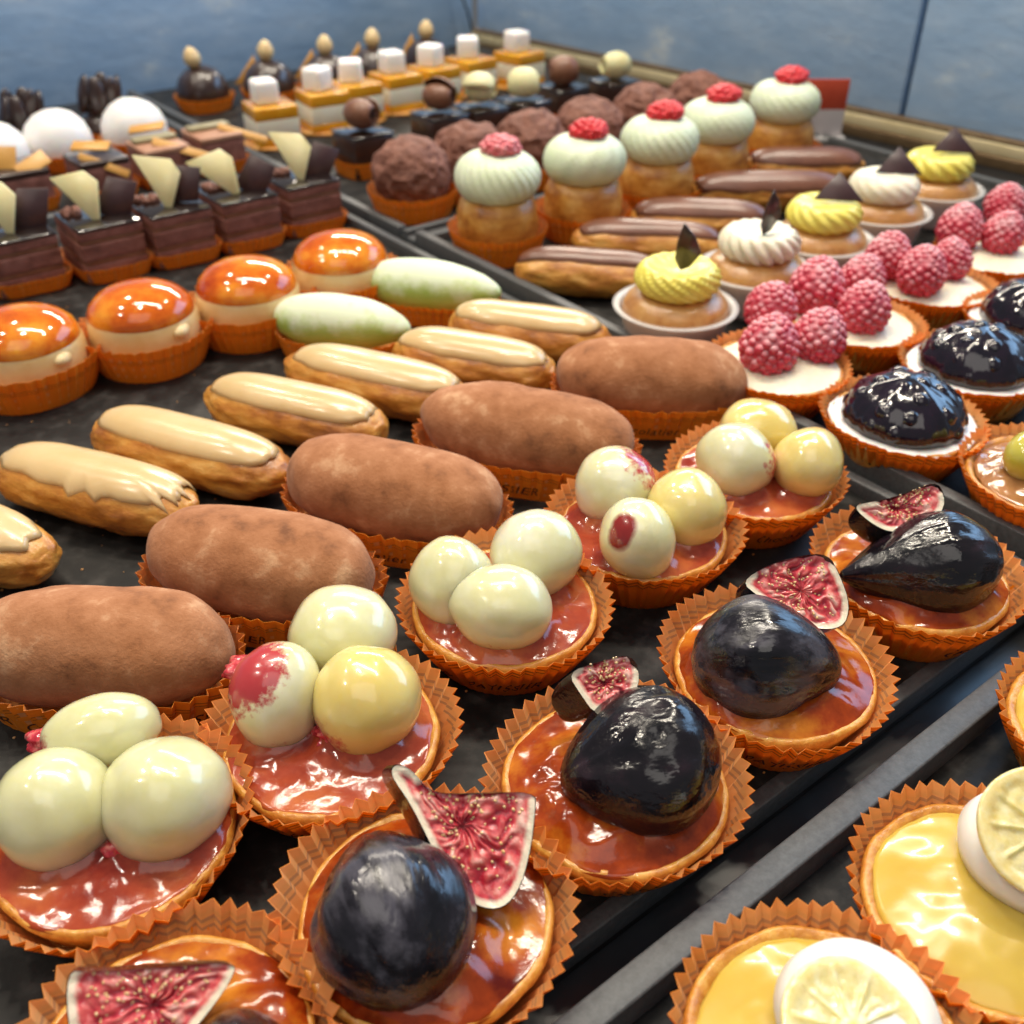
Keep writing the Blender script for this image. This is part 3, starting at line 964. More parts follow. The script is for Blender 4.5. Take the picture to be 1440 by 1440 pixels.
green_almond('green marzipan almond in front, behind the long coffee eclair', (22.25, 42.24, -50.2, 7.14), 0)
green_almond('green marzipan almond nearer the tray gap', (28.36, 43.28, -52.6, 7.64), 1)


# ------------------------------------------------------------------ caramel domes
def caramel_dome(label, loc, k, nut=True):
    r = thing('caramel_dome', label, 'cake', loc, 0, 'caramel glazed domes in orange cases')
    add_case(r, SMALL, k, k, scale=1.08)
    V, F = lathe([(0, .1), (2.4, .1), (2.62, .7), (2.66, 1.6), (2.6, 2.3), (2.4, 2.7), (1.8, 3.0), (0, 3.1)], 56, lambda v: (v[0] * (1 + .012 * nz(v, 1, k)), v[1], v[2]))
    put('custard', mesh('custard', V, F, M['custard']), r)
    prof = [(2.5, 2.42), (2.52, 2.62), (2.35, 3.0), (2.0, 3.34), (1.5, 3.62), (.8, 3.8), (.3, 3.85), (0, 3.86)]

    def dp(v):
        a = math.atan2(v[1], v[0])
        k2 = max(0, (3.2 - v[2]) / .8)
        return (v[0], v[1], v[2] - k2 * .32 * max(0, nz((math.cos(a) * 2, math.sin(a) * 2, 0), 1.4, k)))
    V, F = lathe(prof, 64, dp)
    put('caramel_cap', mesh('caramel_cap', V, F, M['caramel']), r)
    if nut:
        V, F = blob(.62, .42, .34, 2, 14, 14, .3, k, .1, 1.2)
        put('praline', mesh('praline', V, F, M['nut']), r, (.95, -2.25, 1.75), 1.0)


caramel_dome('caramel glazed dome cut by the left edge of the photo', (8.88, 48.04), 0)
caramel_dome('round caramel glazed dome standing clear, second from the left edge', (14.33, 47.55), 1)
caramel_dome('caramel glazed dome beside the front green almond', (19.75, 47.25), 2)
caramel_dome('caramel glazed dome nearest the tray gap, by the chocolate cake', (25.45, 47.67), 3)


# ------------------------------------------------------------------ layered chocolate cakes
def tri_plate(name, pts, t, m, parent, loc, rz, tilt=0.0, label=None, roll=0.0):
    V, F = prism(pts, t)
    o = put(name, mesh(name, V, F, m), parent, loc, rot=(tilt, roll, rz), label=label)
    return o


def choc_cake(label, loc, k):
    r = thing('chocolate_cake', label, 'cake', loc, 0, 'layered chocolate cakes with ivory triangles')
    add_case(r, SQUARE, k, 0, scale=(.92, .86, .6))
    r.children[0].location = (0, 2.1 * U, .01 * U)
    z = .12
    for i, (h, m, g) in enumerate(((.95, 'sponge', 0), (.28, 'milk_choc', -.05), (.9, 'sponge', .02), (.25, 'milk_choc', -.04), (.45, 'sponge', 0))):
        V, F = rbox(3.6 + g, 4.2 + g, h, .05, 0, 2, .05 if m == 'sponge' else 0, k * 7 + i)
        put('sponge_layer' if m == 'sponge' else 'cream_layer', mesh('layer', V, F, M[m]), r, (0, 2.1, z))
        z += h + .003
    V, F = rbox(3.64, 4.24, .2, .08)
    put('glaze', mesh('glaze', V, F, M['mirror_glaze']), r, (0, 2.1, z))
    z += .2
    q = (k * 37 % 7 - 3) * .05
    tri_plate('ivory_triangle', [(-2.3, 2.5), (-.2 + q, 2.75), (.5, 2.1), (.3, .02), (-.1, .02)], .16, M['white_choc'], r, (-.35, 1.3, z - .02), R(-38 + q * 70), R(-22), None, R((0, -6, 14, -12, 8)[k]))
    tri_plate('dark_plate', [(-.7, .02), (1.35, .02), (1.75, 1.95 - q), (.1, 2.15)], .14, M['plum_choc'], r, (.45, 1.8, z - .02), R(-34 - q * 90), R(-18), None, R((4, 8, -4, 10, 18)[k]))
    V, F = join(*[shift(ICO, (random.Random(k * 31 + i).uniform(-.6, .6), random.Random(k * 57 + i).uniform(-.5, .5), .1), 0, random.Random(k + i * 5).uniform(.16, .3)) for i in range(14)])
    put('praline_crumb', mesh('crumb', V, F, M['truffle']), r, (-.9, 3.1, z))


choc_cake('layered chocolate cake cut by the left edge of the photo', (12.38, 59.24), 0)
choc_cake('layered chocolate cake second in its row, behind the clear caramel dome', (16.91, 58.47), 1)
choc_cake('layered chocolate cake in the middle of its row of five', (21.00, 58.07), 2)
choc_cake('layered chocolate cake fourth in its row, behind the third caramel dome', (25.22, 57.76), 3)
choc_cake('layered chocolate cake nearest the tray gap, at the end of its row', (29.65, 57.96), 4)


def praline_slice(label, loc, k, dark, plates):
    r = thing('praline_slice', label, 'cake', loc, 0, 'praline slices with caramel sticks')
    add_case(r, SQUARE, k + 1, 0, scale=(.86, .72, .6), text=False)
    V, F = rbox(3.3, 3.6, 2.2, .08, .1, 2, .05, k)
    put('sponge', mesh('sponge', V, F, M['sponge']), r)
    V, F = rbox(3.36, 3.66, .42, .1)
    put('top_layer', mesh('top_layer', V, F, M['dark_choc' if dark else 'tan_cream']), r, (0, 0, 2.3))
    if not dark:
        V, F = rbox(3.1, 1.1, .3, .06)
        put('chocolate_strip', mesh('strip', V, F, M['olive']), r, (.05, .75, 2.72))
    for (x, y, z, sx, sz, rz, tx, ty) in plates:
        V, F = rbox(sx, .16, sz, .03)
        put('caramel_stick', mesh('stick', V, F, M['gold_choc']), r, (x, y, z), rot=(R(tx), R(ty), R(rz)))


praline_slice('dark praline slice at the left edge with an upright caramel plate', (16.46, 74.96), 0, True, [(-.9, -.3, 2.7, 1.9, 1.5, -38, -30, 0), (1.0, -1.6, 2.6, 2.2, 1.1, 5, -50, -20)])
praline_slice('dark praline slice with a flat caramel plate in front of the white domes', (21.61, 74.25), 1, True, [(-.2, .6, 2.9, 2.6, 1.0, -38, -70, 0), (-.2, -1.7, 2.2, 3.4, .5, -38, -30, 22)])
praline_slice('tan topped praline slice with a caramel stick lying before it', (26.14, 74.47), 2, False, [(1.0, -1.9, 2.2, 4.4, .6, -38, -45, 16), (.1, 2.3, 3.0, 2.6, .9, -38, -70, -8)])
praline_slice('tan topped praline slice nearest the tray gap', (30.53, 75.07), 3, False, [(1.6, -1.6, 2.4, 3.6, .5, -38, -45, 16)])


# ------------------------------------------------------------------ white domes and dark claws
def white_dome(label, loc, k):
    r = thing('white_dome', label, 'cake', loc, 0, 'white glazed domes')
    add_case(r, SMALL, k, k, scale=(.92, .92, .75))
    V, F = lathe([(0, .1), (1.9, .1), (2.35, .6), (2.5, 1.4), (2.42, 2.2), (2.1, 3.0), (1.5, 3.6), (.8, 3.92), (0, 4.0)], 48, lambda v: tuple(c * (1 + .02 * nz(v, .7, k)) for c in v))
    put('dome', mesh('dome', V, F, M['meringue']), r)


white_dome('white glazed dome cut by the left edge of the photo', (16.91, 82.22), 0)
white_dome('white glazed dome between the two clusters of dark claws', (21.68, 82.94), 1)
white_dome('white glazed dome in front of the taller dark claws', (27.47, 82.71), 2)


def claw_cake(label, loc, k, n):
    r = thing('claw_cake', label, 'cake', loc, 0, 'cakes topped with dark chocolate petals')
    add_case(r, SMALL, k, k, scale=(.85, .85, .75))
    V, F = lathe([(0, .1), (1.8, .1), (2.1, 1.0), (1.9, 2.0), (1.2, 2.4), (0, 2.5)], 36)
    put('chocolate_base', mesh('base', V, F, M['dark_choc']), r)
    V, F = blob(1.45, .72, .4, 2.0, 20, 16, 0, k, 0, 1, -9)
    me = mesh('petal', V, F, M['dark_choc'])
    rnd = random.Random(k)
    for i in range(n):
        a = 2 * math.pi * i / n
        put('petal', me, r, (1.25 * math.cos(a), 1.25 * math.sin(a), 3.1 + rnd.uniform(-.2, .3) + (k - 3) * .5), rot=(rnd.uniform(-.2, .2), R(-90) + .28 * math.cos(a), a))


claw_cake('cake with dark chocolate petals at the far left below the wall', (20.83, 87.90), 3, 6)
claw_cake('cake with taller dark chocolate petals beside the nut domes', (26.69, 86.89), 4, 6)


# ------------------------------------------------------------------ nut-topped chocolate domes, orange cubes, curls, truffles
def nut_dome(label, loc, k):
    r = thing('nut_dome', label, 'cake', loc, 0, 'dark chocolate domes topped with a nut')
    add_case(r, SMALL, k, k, scale=(.88, .88, .7))
    V, F = lathe([(0, .3), (1.9, .3), (2.3, .9), (2.3, 1.7), (1.95, 2.6), (1.3, 3.25), (.65, 3.55), (0, 3.62)], 40, lambda v: tuple(c * (1 + .02 * nz(v, .9, k)) for c in v))
    put('chocolate_dome', mesh('dome', V, F, M['dark_choc']), r)
    V, F = lathe([(0, -.85), (.45, -.72), (.74, -.25), (.72, .2), (.5, .62), (.24, .88), (0, .98)], 24)
    put('hazelnut', mesh('hazelnut', V, F, M['nut']), r, (-.55 if k == 0 else 0, 0, 4.25), rot=(0, -.2 if k == 0 else .05, 0))
    if k:
        tri_plate('caramel_triangle', [(-1.3, 0), (.9, 0), (.7, 2.4)], .14, M['gold_choc'], r, (-1.5, 1.0, 1.5), R(-38 + 9 * k), R(-8))


for k, (lb, q) in enumerate((('dark chocolate dome with a leaning hazelnut, nearest the left edge', (37.44, 92.41)), ('nut-topped dark dome second from the left, above the first orange cube', (43.26, 91.15)),
                             ('nut-topped dark dome in the middle of its row of five', (48.64, 90.04)), ('nut-topped dark dome fourth in its row', (53.71, 90.05)), ('nut-topped dark dome nearest the wall corner', (60.07, 90.45)))):
    nut_dome(lb, q, k)


def orange_cube(label, loc, k):
    r = thing('orange_cube_cake', label, 'cake', loc, R((k * 29 % 7 - 3) * 3), 'orange jelly cubes topped with marshmallow')
    V, F = lathe([(0, .02), (2.4, .02), (2.5, .2), (2.35, .28), (0, .28)], 32)
    put('biscuit', mesh('biscuit', V, F, M['choux']), r)
    z = .29
    for nm, h, m in (('jelly_base', .6, 'mango'), ('mousse', 1.3, 'ivory'), ('jelly_top', .95, 'mango')):
        V, F = rbox(3.5, 3.5, h, .1 if m == 'mango' else .06, 0, 3)
        put(nm, mesh(nm, V, F, M[m]), r, (0, 0, z))
        z += h + .003
    V, F = rbox(1.9, 1.9, 1.8, .3, 0, 3)
    put('marshmallow', mesh('marshmallow', V, F, M['marshmallow']), r, (-.25, .1, z - .02), k * .5)


for k, (lb, q) in enumerate((('orange jelly cube standing alone, nearest the chocolate cakes', (36.95, 78.34)), ('orange jelly cube second in its row', (42.32, 79.56)), ('orange jelly cube third in its row, behind the brown curl cake', (45.98, 80.47)),
                             ('orange jelly cube in the middle of its row of seven', (50.53, 81.22)), ('orange jelly cube fifth in its row', (54.77, 81.49)), ('orange jelly cube sixth in its row, behind the first ivory curl', (59.46, 82.30)),
                             ('orange jelly cube farthest back, nearest the gold rail', (64.77, 81.78)))):
    orange_cube(lb, q, k)


def curl_mesh(seed, r=1.35):
    V, F = [], []
    n, m = 60, 9
    for i in range(n + 1):
        t = i / n
        a = t * 2 * math.pi * 2.1 + seed
        rad = .28 * r + .72 * r * t
        for j in range(m):
            w = (j / (m - 1) - .5) * 2
            wid = (1.0 - .25 * (1 - t)) * r * .95
            bulge = math.sqrt(max(.05, 1 - (w * .85) ** 2))
            V.append((w * wid, rad * bulge * math.cos(a), rad * bulge * math.sin(a)))
    for i in range(n):
        for j in range(m - 1):
            q = i * m + j
            F.append((q, q + 1, q + m + 1, q + m))
    nV = len(V)
    V2 = [(x, y * .93, z * .93) for x, y, z in V]
    F2 = [tuple(reversed([i + nV for i in f])) for f in F]
    edge = []
    for j in range(m - 1):
        q = n * m + j
        edge.append((q, q + 1, q + 1 + nV, q + nV))
    for i in range(n):
        edge.append((i * m, (i + 1) * m, (i + 1) * m + nV, i * m + nV))
        edge.append((i * m + m - 1, (i + 1) * m + m - 1, (i + 1) * m + m - 1 + nV, i * m + m - 1 + nV))
    return V + V2, F + F2 + edge


def curl_cake(label, loc, k, m):
    r = thing('curl_cake', label, 'cake', loc, 0, 'dark glazed cakes topped with a chocolate curl')
    add_case(r, SQUARE, k, 0, scale=(.82, .66, .8))
    V, F = rbox(3.3, 3.3, 2.7, .1, .1)
    put('sponge', mesh('sponge', V, F, M['dark_choc']), r)
    V, F = rbox(3.36, 3.36, .22, .1)
    put('glaze', mesh('glaze', V, F, M['mirror_glaze']), r, (0, 0, 2.8))
    V, F = curl_mesh(k * 1.1)
    put('chocolate_curl', mesh('curl', V, F, M[m]), r, (0, 0, 4.25), R(-70 + 10 * k))


for k, (lb, q, m) in enumerate((('dark cake with a brown chocolate curl, front of its row by the truffle ball', (38.76, 67.32), 'milk_choc'), ('dark cake with a split dark brown curl, second in its row', (46.14, 68.13), 'milk_choc'),
                                ('dark cake with an ivory curl next to the split brown curl', (49.91, 67.96), 'white_choc'), ('dark cake with an ivory curl in front of the farthest orange cube', (53.90, 67.48), 'white_choc'),
                                ('dark cake with a brown curl in front of the gold rail', (59.40, 69.10), 'milk_choc'), ('dark cake with a lone ivory curl nearest the wall', (64.30, 67.97), 'white_choc'))):
    curl_cake(lb, q, k, m)


def truffle(label, loc, k):
    r = thing('truffle_ball', label, 'cake', loc, 0, 'flaky chocolate truffle balls')
    add_case(r, SMALL, k, k, scale=(1.0, 1.0, 1.0))
    V = []
    rnd = random.Random(k)
    for v in ICO4[0]:
        d = 1 + .05 * nz(v, 1.2, k) + .10 * nz(v, 3.6, k) + .05 * nz(v, 8, k + 1)
        V.append((v[0] * 2.6 * d, v[1] * 2.6 * d, max(.15, 2.6 + v[2] * 2.35 * d)))
    put('ball', mesh('ball', V, ICO4[1], M['truffle'], False), r)


for k, (lb, q) in enumerate((('flaky chocolate ball at the tray corner in a clear orange case', (36.69, 57.69)), ('flaky chocolate ball behind the first green cream puff', (41.74, 58.29)), ('flaky chocolate ball between the first two cream puffs', (47.11, 58.20)),
                             ('flaky chocolate ball fourth from the tray corner', (52.72, 58.22)), ('flaky chocolate ball fifth from the tray corner', (59.14, 58.96)), ('flaky chocolate ball farthest back, nearest the gold rail', (65.49, 59.24)))):
    truffle(lb, q, k)


# ------------------------------------------------------------------ green cream puffs and cream cups
def whipped(Rr, z0, z1, k, ribs=11, amp=.10, twist=1.6, flat=1.0, hole=0.0, n=132, m=22):
    rings = []
    for j in range(m + 1):
        t = j / m
        a = t * math.pi
        rr = Rr * (math.sin(a) ** .62) * (1 - .12 * t)
        z = z0 + (z1 - z0) * (.5 - .5 * math.cos(a)) ** flat
        if hole and t > .75:
            z -= hole * ((t - .75) / .25) ** .8
        if rr < 1e-4:
            rings.append([(0, 0, z)])
            continue
        ring = []
        for i in range(n):
            th = 2 * math.pi * i / n
            w = abs(math.sin(ribs * (th + twist * t) / 2)) ** .8
            g = rr * (1 - amp + amp * w * 1.25) * (1 + .03 * nz((math.cos(th), math.sin(th), t * 2), 1.3, k))
            ring.append((g * math.cos(th), g * math.sin(th), z + .04 * nz((math.cos(th) * 2, math.sin(th) * 2, t * 4), 1.5, k)))
        rings.append(ring)
    V, F = loft(rings)
    return V, [tuple(reversed(f)) for f in F]


def druplets(Rr, Hh, seed, dr=.25):
    """drupelets packed in a spiral over a rounded cone"""
    rnd = random.Random(seed)
    parts = []
    n = int(9.2 * Rr * Rr / (dr * dr) / 2.6)
    for i in range(n):
        t = (i + .5) / n
        c = 1 - 2 * t * .93
        a = i * 2.39996 + rnd.uniform(-.12, .12)
        s = math.sqrt(1 - c * c)
        r = Rr * s * (1 - .22 * max(0, c)) * .9
        z = Hh * .5 * c * .92
        parts.append(shift(ICO, (r * math.cos(a), r * math.sin(a), z), 0, dr * rnd.uniform(.9, 1.18)))
    core = ([(x * Rr * .97, y * Rr * .97, z * Hh * .5) for x, y, z in ICO[0]], ICO[1])
    return join(core, *parts)


BERRIES = [mesh('raspberry', *druplets(1.14, 2.5, s, .195), M['raspberry']) for s in (1, 2, 3)]
HALF = {m: mesh('raspberry_half', *druplets(.95, 1.7, 5, .24), M[m]) for m in ('red_berry', 'pink_berry')}


def cream_puff(label, loc, k, ribs, berry):
    r = thing('cream_puff', label, 'cream puff', loc, 0, 'green cream puffs topped with raspberry')
    add_case(r, SMALL, k, k)
    V, F = lathe([(0, .1), (2.0, .1), (2.35, .8), (2.45, 1.7), (2.4, 2.7), (2.1, 3.5), (0, 3.6)], 48, lambda v: tuple(c * (1 + .04 * nz(v, 1.1, k)) for c in v))
    put('choux', mesh('choux_ball', V, F, M['choux']), r)
    V, F = whipped(2.72, 3.15, 6.1, k, (27, 40, 23, 25, 21)[k], (.045, .07, .045, .045, .04)[k], 1.0 + .25 * k, .9)
    put('green_cream', mesh('green_cream', V, F, M['pistachio']), r)
    put('raspberry_half', HALF[berry], r, (.2, -.1, 6.3), rot=(R(80), 0, R(-38 + 25 * k)), scale=(1.15, .72, 1.3))


for k, (lb, q, rb, be) in enumerate((('green cream puff with a pale frosted raspberry, front of its row', (36.63, 48.30), 10, 'pink_berry'), ('ribbed green cream puff with a bright red berry, second in its row', (42.98, 47.75), 26, 'red_berry'),
                                     ('green cream puff in the middle of its row of five', (49.75, 48.04), 12, 'red_berry'), ('green cream puff fourth in its row, partly hidden', (56.09, 48.89), 14, 'red_berry'),
                                     ('green cream puff farthest back, in front of the red card', (64.04, 49.61), 9, 'red_berry'))):
    cream_puff(lb, q, k, rb, be)


PLASTIC = lathe([(0, .03), (2.2, .03), (2.35, .25), (2.78, 2.0), (2.82, 2.1), (3.12, 2.14), (3.14, 2.2), (2.8, 2.2), (2.72, 2.02), (2.3, .3), (2.15, .1), (0, .1)], 64)
PLASTIC = mesh('clear_cup', *PLASTIC, M['plastic'])


def baba(label, loc, k, cream, plate):
    r = thing('cream_baba', label, 'dessert', loc, 0, 'cream topped babas in clear cups')
    put('clear_cup', PLASTIC, r)
    V, F = lathe([(0, .12), (2.1, .12), (2.32, .6), (2.66, 1.95), (2.55, 2.4), (2.2, 2.8), (1.2, 3.05), (0, 3.1)], 48, lambda v: (v[0] * (1 + .03 * nz(v, 1.2, k)), v[1] * (1 + .03 * nz(v, 1.2, k + 1)), v[2]))
    put('baba_cake', mesh('baba_cake', V, F, M['baba']), r)
    V, F = whipped(2.25, 2.7, 4.6, k + 7, 17 - k, (.10, .13, .08, .04, .08)[k], (2.6, 1.2, 2.0, 2.2, 2.0)[k], 1.0, (.7, .5, .3, .1, .3)[k])
    put('cream', mesh('cream', V, F, M[cream]), r)
    if plate == 'leaf':
        tri_plate('chocolate_leaf', [(-.1, 0), (.35, .2), (.85, 1.0), (.5, 1.8), (-.1, 2.5), (-.35, 1.5), (-.4, .6)], .12, M['dark_choc'], r, (-.1, -.3, 4.1), R(-10 if k else -50), R(8))
    else:
        tri_plate('chocolate_triangle', [(-1.35, .05), (1.45, -.1), (.15, 1.6)], .13, M['plum_choc'], r, (0, -.7, 4.55), R(-38), R(-38))


for k, (lb, q, c, p) in enumerate((('yellow cream baba with an upright chocolate leaf, front of its row', (35.83, 32.62), 'yellow_cream', 'leaf'), ('white cream baba with an upright chocolate leaf', (42.74, 33.40), 'white_cream', 'leaf'),
                                   ('yellow cream baba with a chocolate triangle, third in its row', (49.12, 34.16), 'yellow_cream', 'tri'), ('white cream baba with a chocolate triangle', (55.99, 35.04), 'white_cream', 'tri'),
                                   ('yellow cream baba with a chocolate triangle, farthest back by the gold rail', (62.55, 35.55), 'yellow_cream', 'tri'))):
    baba(lb, q, k, c, p)


# ------------------------------------------------------------------ raspberry tarts, blackcurrant tarts, green fruit tart
CREAM_POOL = [mesh('cream_filling', *pool_mesh(s, 2.85, 1.75, .35, .12), M['white_cream']) for s in (7, 8)]


def raspberry_tart(label, loc, k, berries):
    r = thing('raspberry_tart', label, 'tart', loc, 0, 'sugared raspberry tarts')
    add_case(r, ROUND, k, k * 1.3 + .5, scale=.96)
    put('tart_shell', SHELLS[k % 3], r)
    put('cream', CREAM_POOL[k % 2], r)
    for i, g in enumerate(berries):
        s = g[3] / 1.2
        put('raspberry', BERRIES[(i + k) % 3], r, (g[0] - loc[0], g[1] - loc[1], g[2] - .22), rot=(.15 * math.sin(i * 2.1 + k), .15 * math.cos(i * 3.3 + k), i * 1.9 + k), scale=s)


raspberry_tart('sugared raspberry tart nearest the potato cakes, front of its row', (35.32, 25.62), 0, [(34.71, 25.76, 3.10, 1.36), (37.35, 25.09, 3.00, 1.29), (37.71, 28.24, 3.20, 1.28)])
raspberry_tart('sugared raspberry tart second in its row with a large dark berry', (41.84, 26.30), 1, [(41.32, 28.40, 3.30, 1.40), (41.43, 25.63, 3.10, 1.29), (44.23, 27.83, 3.20, 1.18)])
raspberry_tart('raspberry tart with one bare red berry in front, third in its row', (48.79, 26.67), 2, [(47.43, 26.53, 3.20, 1.27), (47.71, 28.76, 3.30, 1.24), (50.24, 26.67, 3.10, 1.12)])
raspberry_tart('sugared raspberry tart at the right edge, farthest back', (55.47, 26.92), 3, [(54.51, 28.84, 3.30, 1.28), (55.86, 26.97, 3.20, 1.19), (59.81, 29.27, 3.40, 1.21)])


def blackcurrant_tart(label, loc, k):
    r = thing('blackcurrant_tart', label, 'tart', loc, 0, 'glossy blackcurrant tarts')
    add_case(r, ROUND, k + 2, k * 2.1 + 2, scale=.97)
    put('tart_shell', SHELLS[k % 3], r)
    put('cream', mesh('cream', *pool_mesh(k + 11, 2.95, 1.8, .1, .05), M['meringue']), r)
    V, F = lathe([(2.35, 1.7), (2.5, 1.95), (2.4, 2.4), (2.05, 2.98), (1.4, 3.42), (.7, 3.66), (0, 3.72)], 96, lambda v: tuple(c * (1 + .04 * nz(v, 1.2, k) + .03 * nz(v, 2.6, k)) for c in v))
    put('glaze_mound', mesh('mound', V, F, M['blackcurrant']), r)
    rnd = random.Random(k)
    me = mesh('blackcurrant', *lumped_berry(k), M['blackcurrant'])
    for ring, (rr, z, n) in enumerate(((2.07, 2.13, 12), (1.74, 2.66, 9), (1.13, 3.13, 6), (.42, 3.35, 3))):
        for i in range(n):
            a = 2 * math.pi * (i + .5 * (ring % 2)) / n + rnd.uniform(-.12, .12)
            put('blackcurrant', me, r, (rr * math.cos(a), rr * math.sin(a), z + rnd.uniform(-.08, .08)), rot=(rnd.uniform(-1, 1), rnd.uniform(-1, 1), a), scale=rnd.uniform(.9, 1.15))


def lumped_berry(k):
    return [tuple(c * .46 * (1 + .05 * nz(v, 1.5, k)) for c in v) for v in ICO[0]], ICO[1]


blackcurrant_tart('glossy blackcurrant tart nearest the tray gap, standing clear', (35.53, 19.17), 0)
blackcurrant_tart('glossy blackcurrant tart second in its row', (42.26, 20.02), 1)
blackcurrant_tart('glossy blackcurrant tart cut by the right edge, farthest back', (49.01, 21.02), 2)

loc = (36.23, 13.23)
r = thing('green_fruit_tart', 'tart with a yellow-green fruit half on amber jelly at the right edge', 'tart', loc)
add_case(r, ROUND, 2, 1.0, scale=.97)
put('tart_shell', SHELLS[0], r)
put('jelly', mesh('jelly', *pool_mesh(21, 2.6, 1.75, .3, .25), M['brown_jelly']), r)
g = (35.75, 13.82, 2.60, 0.91)
put('fruit_half', mesh('fruit_half', [(x * 1.25, y * .95, z * 1.0) for x, y, z in ICO4[0]], ICO4[1], M['green_fruit']), r, (g[0] - loc[0], g[1] - loc[1], g[2]))
g = (35.80, 12.51, 2.60, 0.89)
put('fruit_half', mesh('fruit_half', [(x * 1.2, y * .95, z * 1.0) for x, y, z in ICO4[0]], ICO4[1], M['green_fruit']), r, (g[0] - loc[0], g[1] - loc[1], g[2]))


# ------------------------------------------------------------------ lemon tarts
def lemon_slice_mesh(Rr=1.75, th=.24):
    """round slice: raised pale rind, ten wedge segments dimpled between membranes"""
    n, m = 120, 18
    rings = [[(0, 0, th * .8)]]
    for j in range(1, m + 1):
        f = j / m
        ring = []
        for i in range(n):
            a = 2 * math.pi * i / n
            seg = abs(math.sin(a * 5))
            inn = max(0, min(1, (.86 - f) * 9)) * max(0, min(1, (f - .12) * 6))
            z = th - .13 * inn * min(1, seg * 3) + .06 * inn * nz((f * math.cos(a) * 4, f * math.sin(a) * 4, 0), 2, 3)
            ring.append((Rr * f * math.cos(a) * (1 + .03 * math.sin(3 * a)), Rr * f * math.sin(a), z))
        rings.append(ring)
    rings.append([(Rr * 1.02 * math.cos(2 * math.pi * i / n), Rr * 1.0 * math.sin(2 * math.pi * i / n), th * .5) for i in range(n)])
    rings.append([(Rr * .97 * math.cos(2 * math.pi * i / n), Rr * .97 * math.sin(2 * math.pi * i / n), 0) for i in range(n)])
    rings.append([(0, 0, 0)])
    V, F = loft(rings)
    return V, F


LSLICE = mesh('lemon_slice', *[(lambda V, F: (V, F))(*lemon_slice_mesh())][0], M['lemon_flesh'])


def facing(el, az=52):
    e, h = R(el), R(az)
    rv = Vector((math.sin(h), -math.cos(h), 0))
    nv = Vector((-math.cos(h) * math.cos(e), -math.sin(h) * math.cos(e), math.sin(e)))
    return Matrix((rv, nv.cross(rv), nv)).transposed().to_euler()


def lemon_tart(label, loc, k, top, slice_, srot, sc=.85):
    r = thing('lemon_tart', label, 'tart', loc, 0, 'yellow lemon tarts in orange paper cases')
    add_case(r, ROUND, k + 1, k * 2.0 + .7, scale=(.95, .95, 1))
    put('tart_shell', SHELLS[k % 3], r)
    put('lemon_curd', mesh('curd', *pool_mesh(k + 31, 2.66, 1.72, .55, .07), M['curd']), r)
    V, F = lathe([(0, 0), (1.5, 0), (1.85, .2), (1.95, .55), (1.75, .95), (1.2, 1.15), (0, 1.2)], 48, lambda v: (v[0] * (1 + .03 * nz(v, .6, k)), v[1], v[2]))
    put('white_topping', mesh('topping', V, F, M['soft_white']), r, (top[0] - loc[0], top[1] - loc[1], top[2]), scale=(sc * 1.08, sc * 1.08, 1))
    put('lemon_slice', LSLICE, r, (slice_[0] - loc[0], slice_[1] - loc[1], slice_[2]), rot=srot, scale=sc)


lemon_tart('lemon tart cut by the bottom edge, its candied slice facing up', (11.80, 4.56), 0, (12.44, 4.46, 2.10, 1.47), (11.72, 4.24, 3.20, 1.39), (R(8), R(-4), .4), .8)
lemon_tart('lemon tart with shiny yellow curd and a slice standing on white cream', (17.71, 4.37), 1, (19.15, 4.35, 2.10, 1.70), (18.70, 4.25, 3.70, 0.97), facing(62, 40), .85)
loc = (25.50, 5.18)
lemon_tart('lemon tart barely showing at the right edge of the photo', loc, 2, (loc[0] + .3, loc[1], 2.2), (loc[0] + .3, loc[1], 3.3), (.1, 0, 0))

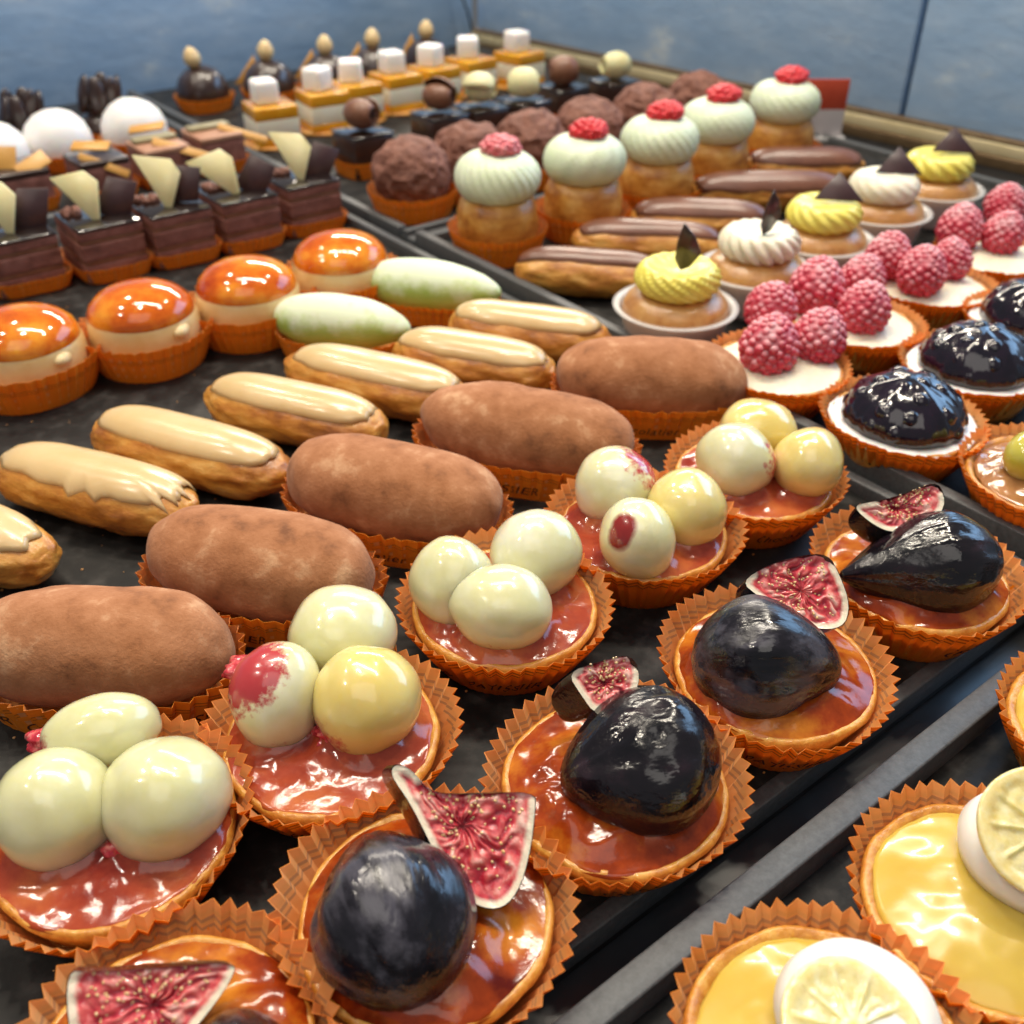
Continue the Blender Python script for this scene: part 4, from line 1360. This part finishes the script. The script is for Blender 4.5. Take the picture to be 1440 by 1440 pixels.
# ------------------------------------------------------------------ red card and wire
q = (72.09, 52.47)
t = thing('price_card', 'red and white card standing behind the farthest cream puff', 'card', (q[0], q[1], -1.2 + 1.21))
V, F = rbox(4.4, .12, 4.6, .02)
put('card_panel', mesh('card_panel', V, F, M['card_white']), t, (0, 0, 0), R(-38))
V, F = rbox(4.42, .13, 2.3, .02)
put('red_band', mesh('red_band', V, F, M['card_red']), t, (0, 0, 2.32), R(-38))
V, F = rbox(4.8, 1.6, .3, .06)
put('card_base', mesh('card_base', V, F, M['plastic']), t, (0, 0, -.31 + .31), R(-38))

pts = [(72.2, 103.2, 16), (72.3, 103.0, 9), (72.9, 102.6, 5.0), (73.6, 102.2, 3.0), (74.0, 102.0, 1.2)]
rings = []
for x, y, z in chaikin(pts[:0] + [(a, b, c) for a, b, c in pts], 0):
    rings.append([(x + .14 * math.cos(i * math.pi / 4), y + .14 * math.sin(i * math.pi / 4), z) for i in range(8)])
V, F = loft([[pts[0]]] + rings + [[pts[-1]]])
o = put('wire', mesh('wire', V, F, M['wire']))
o['label'], o['category'] = 'thin dark wire hanging in the corner of the blue walls', 'wire'

# ------------------------------------------------------------------ crumbs and sugar dust on the trays
rnd = random.Random(77)
V, F = [], []
for i in range(420):
    x, y = (rnd.uniform(-12, 31), rnd.uniform(11, 62)) if i % 3 else (rnd.uniform(34.5, 70), rnd.uniform(0, 50))
    c = shift(([(p[0], p[1] * rnd.uniform(.6, 1), p[2] * .6) for p in ICO[0][:12]], [f for f in ((0, 1, 2), (0, 2, 3), (0, 3, 4), (0, 4, 5), (0, 5, 1), (1, 6, 2), (2, 7, 3), (3, 8, 4), (4, 9, 5), (5, 10, 1), (6, 11, 7), (7, 11, 8), (8, 11, 9), (9, 11, 10), (10, 11, 6), (2, 6, 7), (3, 7, 8), (4, 8, 9), (5, 9, 10), (1, 10, 6))]), (x, y, .02), 0, rnd.uniform(.02, .06))
    V, F = join((V, F), c)
o = put('crumbs', mesh('crumbs', V, F, M['baba'], False))
o['kind'] = 'stuff'
o['label'], o['category'] = 'scattered tiny pastry crumbs on the black trays', 'crumbs'
